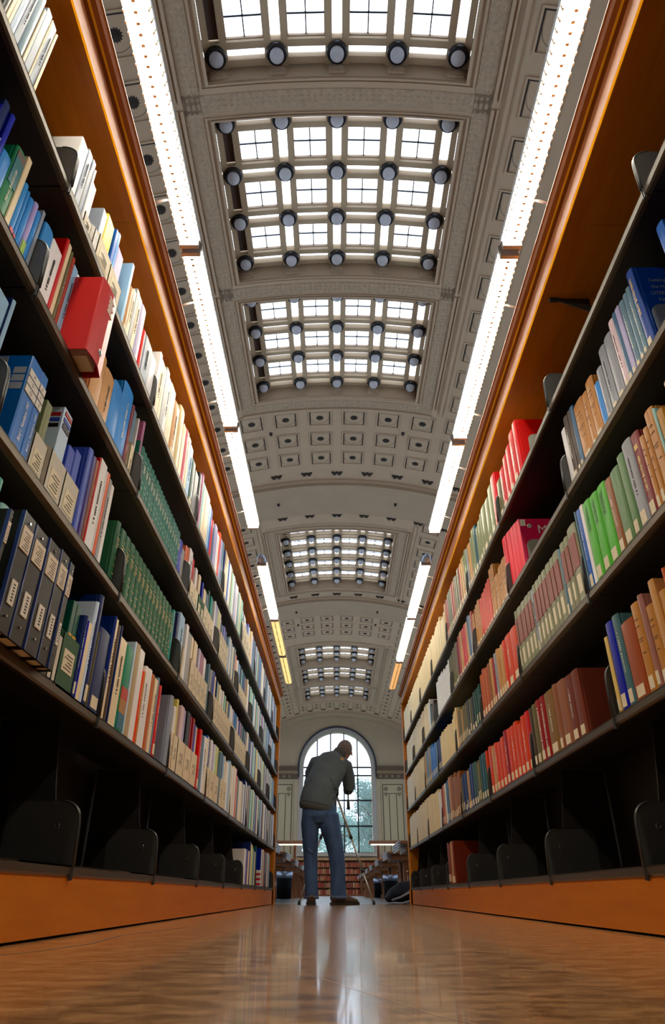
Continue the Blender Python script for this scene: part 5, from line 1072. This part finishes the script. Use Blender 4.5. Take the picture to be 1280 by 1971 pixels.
# ---------------------------------------------------------------- backpack on the floor
bp=empty('backpack',(.76,8.82,0),.15); bp.scale=(.95,.95,.78); tag(bp,'dark navy backpack slumped on the floor past the right bookcase','backpack')
NY=M('navy_nylon',(10,12,22),.7,0,.2,12,bump=.5,spec=.2); GS=M('grey_strap',(120,122,132),.6,0,.1)
bm=bmesh.new(); loft(bm,[(-.20,0,.05),(-.12,.0,.11),(.0,.02,.15),(.12,.03,.16),(.22,.03,.13),(.26,.03,.10)],[(.07,.04),(.12,.09),(.15,.14),(.15,.155),(.12,.125),(.08,.08)],16,(0,0,1)); loft(bm,[(.0,-.1,.11),(.1,-.12,.10)],[(.07,.07),(.08,.08)],12,(0,0,1)); blend('bag',bm,NY,bp,.01,4)
for pts in ([(-.16,-.12,.05),(-.06,-.17,.09),(.06,-.19,.16),(.14,-.12,.26),(.16,-.02,.31)],[(-.20,-.14,.012),(-.05,-.2,.012),(.06,-.22,.05),(.18,-.16,.14)]):
    bm=bmesh.new(); loft(bm,pts,[.015]*len(pts),8,(0,1,0)); obj('strap',bm,GS,bp)
obj('front_pocket',bevel(box(.03,.17,-.165,-.10,.03,.15),.02,3),M('blue_nylon',(38,60,110),.5,0,.15,12),bp)
obj('buckle',bevel(box(-.05,-.01,-.215,-.20,.0,.02),.004,1),BLK,bp)
# ---------------------------------------------------------------- waste bins
def bin_(x,y,lab,r=.15,h=.36):
    t=empty('waste_bin',(x,y,0)); tag(t,lab,'bin','round black waste bins')
    obj('body',lathe(bmesh.new(),[(r*.86,.012),(r,h*.78),(r*.97,h*.78),(r*.84,.02)],24),M('bin_black',(8,8,11),.8,0,.05,spec=.1),t)
    obj('steel_band',lathe(bmesh.new(),[(r*1.0,h*.76),(r*1.03,h*.78),(r*1.05,h),(r*1.0,h),(r*.98,h*.78)],24),M('bin_steel',(120,130,150),.3,.8,.1),t)
    obj('foot_ring',lathe(bmesh.new(),[(r*.88,.0),(r*.9,.0),(r*.9,.015),(r*.86,.015)],24),M('bin_steel',(120,130,150),.3,.8,.1),t)
bin_(-1.08,15.6,'large black waste bin with a steel rim, left of the aisle',.165,.51)
bin_(1.12,15.7,'black steel rimmed waste bin on the right, above the backpack',.155,.45); bin_(1.22,21.6,'far black waste bin on the right, by the tripod leg',.165,.5)
# ---------------------------------------------------------------- reading tables
GREYE=M('table_end_grey',(176,174,176),.6,0,.15,40,(1,1,14)); LAMPG=tube_mat('lamp_glow',(255,226,180),2.2)
def table(y,s,n):
    x0=.93; t=empty('reading_table',(s*x0,y,0),0 if s>0 else PI)
    tag(t,'long oak reading table, %s on the %s of the aisle from the camera'%(od(n),'right' if s>0 else 'left'),'table','reading tables either side of the aisle')
    obj('table_top',bevel(box(.0,4.4,-.6,.6,.735,.775),.006,1),TWOOD,t); obj('apron',box(.08,4.3,-.52,.52,.64,.735),TWOOD,t)
    for q in range(4): obj('end_strip',box(-.035+q*.004,0,-.6+q*.02,.6-q*.02,.768-q*.03-.02,.768-q*.03),GREYE,t)
    for xx in(.35,3.9):
        for yy in(-.38,.38):
            bm=bmesh.new(); B(bm,xx-.06,xx+.06,yy-.06,yy+.06,.09,.64)
            for k in(-.035,0,.035): B(bm,xx+k-.009,xx+k+.009,yy-.072,yy+.072,.14,.6)
            B(bm,xx-.085,xx+.085,yy-.085,yy+.085,.0,.09); B(bm,xx-.075,xx+.075,yy-.075,yy+.075,.6,.64); obj('leg',bm,TWOOD,t)
    obj('stretcher',box(.35,3.9,-.03,.03,.1,.16),TWOOD,t)
    return t
ys=[11.3,14.1,17.1,20.1,23.1,26.1,29.1,32.1]
for n,y in enumerate(ys):
    for s in(-1,1): table(y,s,n+1)
def lamp(y,s,n):
    t=empty('table_lamp',(s*.88,y,.7755),0 if s>0 else PI); tag(t,'long wooden hooded lamp rail on the %s %s reading table'%(od(n),'right' if s>0 else 'left'),'lamp','lamp rails on the reading tables')
    obj('hood',prism(bmesh.new(),[(-.16,.51),(.16,.51),(.13,.57),(.05,.60),(-.05,.60),(-.13,.57)],.0,3.6,'x'),TWOOD,t)
    obj('tube',box(.06,3.5,-.05,.05,.485,.509),LAMPG,t)
    for xx in(.25,3.3): obj('post',bevel(box(xx-.03,xx+.03,-.03,.03,.0,.51),.004,1),TWOOD,t)
lamp(20.1,-1,4); lamp(20.1,1,4)
# reference books on the second tables
rnd=random.Random(4)
cl=['red','dkgreen','tan','navy','rust','maroon','cream','steel','olive','black','orange_red','creamj']
for s in(-1,1):
    x=1.27
    k=0
    while x<2.1:
        w_=rnd.uniform(.035,.06); c=rnd.choice(cl); k+=1
        o=ob('book',cov(c,'b'),None,loc=(s*x+(0 if s>0 else 0),20.0,.7765),rot=(0,0,PI/2),scale=(.2,w_,rnd.uniform(.22,.29)))
        tag(o,'%s reference book, %s from the aisle, on the fourth %s table'%(K[c][1],od(k),'right' if s>0 else 'left'),'book','reference books on the %s table'%('right' if s>0 else 'left'))
        x+=w_+.003
# ---------------------------------------------------------------- wooden chairs beyond
def chair(x,y,rz,lab):
    t=empty('reading_chair',(x,y,0),rz); tag(t,lab,'chair','oak reading chairs')
    obj('seat',bevel(box(-.22,.22,-.21,.21,.43,.46),.01,2),TWOOD,t)
    for a in(-1,1):
        for b in(-1,1): obj('leg',tube(bmesh.new(),(a*.2,b*.19,0),(a*.18,b*.17,.43),.018,8),TWOOD,t)
        obj('back_post',tube(bmesh.new(),(a*.19,.19,.45),(a*.2,.26,.9),.016,8),TWOOD,t)
    obj('top_rail',bevel(box(-.21,.21,.24,.27,.82,.92),.008,1),TWOOD,t)
    for k in(-.1,0,.1): obj('back_slat',box(k-.02,k+.02,.21,.225,.46,.84),TWOOD,t)
for i,(x,y,r,l) in enumerate(((-1.35,10.4,PI,'oak chair behind the large bin on the left'),(1.5,10.4,PI,'oak chair past the right bookcase end'),(-1.5,13.1,PI,'oak chair at the second left table'),(1.45,13.15,PI,'oak chair at the second right table'),(-1.5,16.1,PI,'oak chair at the third left table'),(1.5,16.1,PI,'oak chair at the third right table'))): chair(x,y,r,l)
# ---------------------------------------------------------------- far bookcases under the window
rnd=random.Random(9)
for n,xa in enumerate((-3.9,-1.95,.0,1.95,)):
    xa=xa-.02; y=57.9; t=empty('wall_bookcase',(xa,y,0)); tag(t,'wooden bookcase of red books under the far window, %s from left'%od(n+1),'bookcase','wooden bookcases under the far window')
    obj('carcass',(lambda bm:[B(bm,*a) for a in((0,.09,0,.6,0,2.4),(1.83,1.92,0,.6,0,2.4),(.09,1.83,.56,.6,0,2.4),(.09,1.83,0,.6,0,.1))] and bm)(bmesh.new()),TWOOD,t)
    obj('cornice',bevel(box(-.01,1.93,-.08,.6,2.4,2.52),.01,1),M('pale_oak',(196,142,90),.5,0,.1),t)
    for k in range(1,5): obj('shelf',box(.09,1.83,.02,.56,.1+k*.46-.03,.1+k*.46),TWOOD,t)
    for k in range(5):
        bm=bmesh.new(); x=.1; pal=[(146,52,34),(176,96,52),(184,70,44),(196,150,100),(48,84,60),(206,186,148)]
        while x<1.78:
            w_=rnd.uniform(.03,.06); B(bm,x,x+w_,.06+rnd.uniform(0,.03),.34,.101+k*.46,.1+k*.46+rnd.uniform(.26,.38),rnd.choices(range(6),(5,4,4,2,2 if k==1 else 0,1))[0]); x+=w_+.004
        o=obj('far_books',bm,[M('far_%d'%q,c,.6,0,.1) for q,c in enumerate(pal)],None,loc=(xa,y,0)); tag(o,'tiny row of mostly red books, %s shelf up, far bookcase %s from left'%(od(k+1),od(n+1)),'books','books in the far wall bookcases','stuff')
# ---------------------------------------------------------------- outside: lawn and trees
GR=M('grass',(90,120,70),.9,0,.2,2); tag(obj('ground',box(-60,60,59.6,140,-.6,-.5),GR),'grass outside the far window',kind='structure')
LEAF=M('tree_leaf',(104,146,138),.7,0,.35,3); BARK=M('tree_bark',(74,62,50),.9,0,.2,8)
def tree(x,y,h,r,n,lab,seed):
    rn=random.Random(seed); t=empty('tree',(x,y,-.5)); tag(t,lab,'tree','trees outside the end window')
    bm=bmesh.new(); loft(bm,[(0,0,0),(.1,0,h*.3),(0,.1,h*.6),(.05,0,h*.9)],[.35,.28,.18,.05],10,(0,1,0))
    for k in range(9):
        a=rn.uniform(0,2*PI); z=h*rn.uniform(.3,.75); loft(bm,[(0,0,z),(math.cos(a)*r*.4,math.sin(a)*r*.4,z+r*.3),(math.cos(a)*r*.75,math.sin(a)*r*.75,z+r*.45)],[.12,.07,.03],6,(0,0,1))
    obj('trunk',bm,BARK,t)
    bm=bmesh.new()
    cl=[(rn.uniform(-r,r)*.8,rn.uniform(-r,r)*.8,h*rn.uniform(.22,.98)) for _ in range(34)]
    for k in range(n):
        c=rn.choice(cl); s=(1-.55*c[2]/h)
        p=Vector((c[0]*s,c[1]*s,c[2]))+Vector((rn.gauss(0,1),rn.gauss(0,1),rn.gauss(0,.8)))*r*.17
        q=Euler((rn.uniform(0,6),rn.uniform(0,6),0)).to_matrix(); l=rn.uniform(.06,.13)
        bm.faces.new([bm.verts.new(p+q@Vector(v)) for v in((-l,0,0),(0,-l*.5,0),(l,0,.05),(0,l*.5,0))])
    o=obj('foliage',bm,LEAF,t); o['kind']='stuff'
tree(3.3,66,9.8,2.5,15000,'leafy bluish green tree outside, right side of the end window',1); tree(.3,75,8.0,2.8,12000,'lower leafy tree outside the middle of the end window',2)
tree(-3.0,84,6.2,2.6,9000,'low bushy tree outside, left side of the end window',3); tree(3.2,94,8.4,3.2,12000,'distant tree seen through the lower right window panes',4)
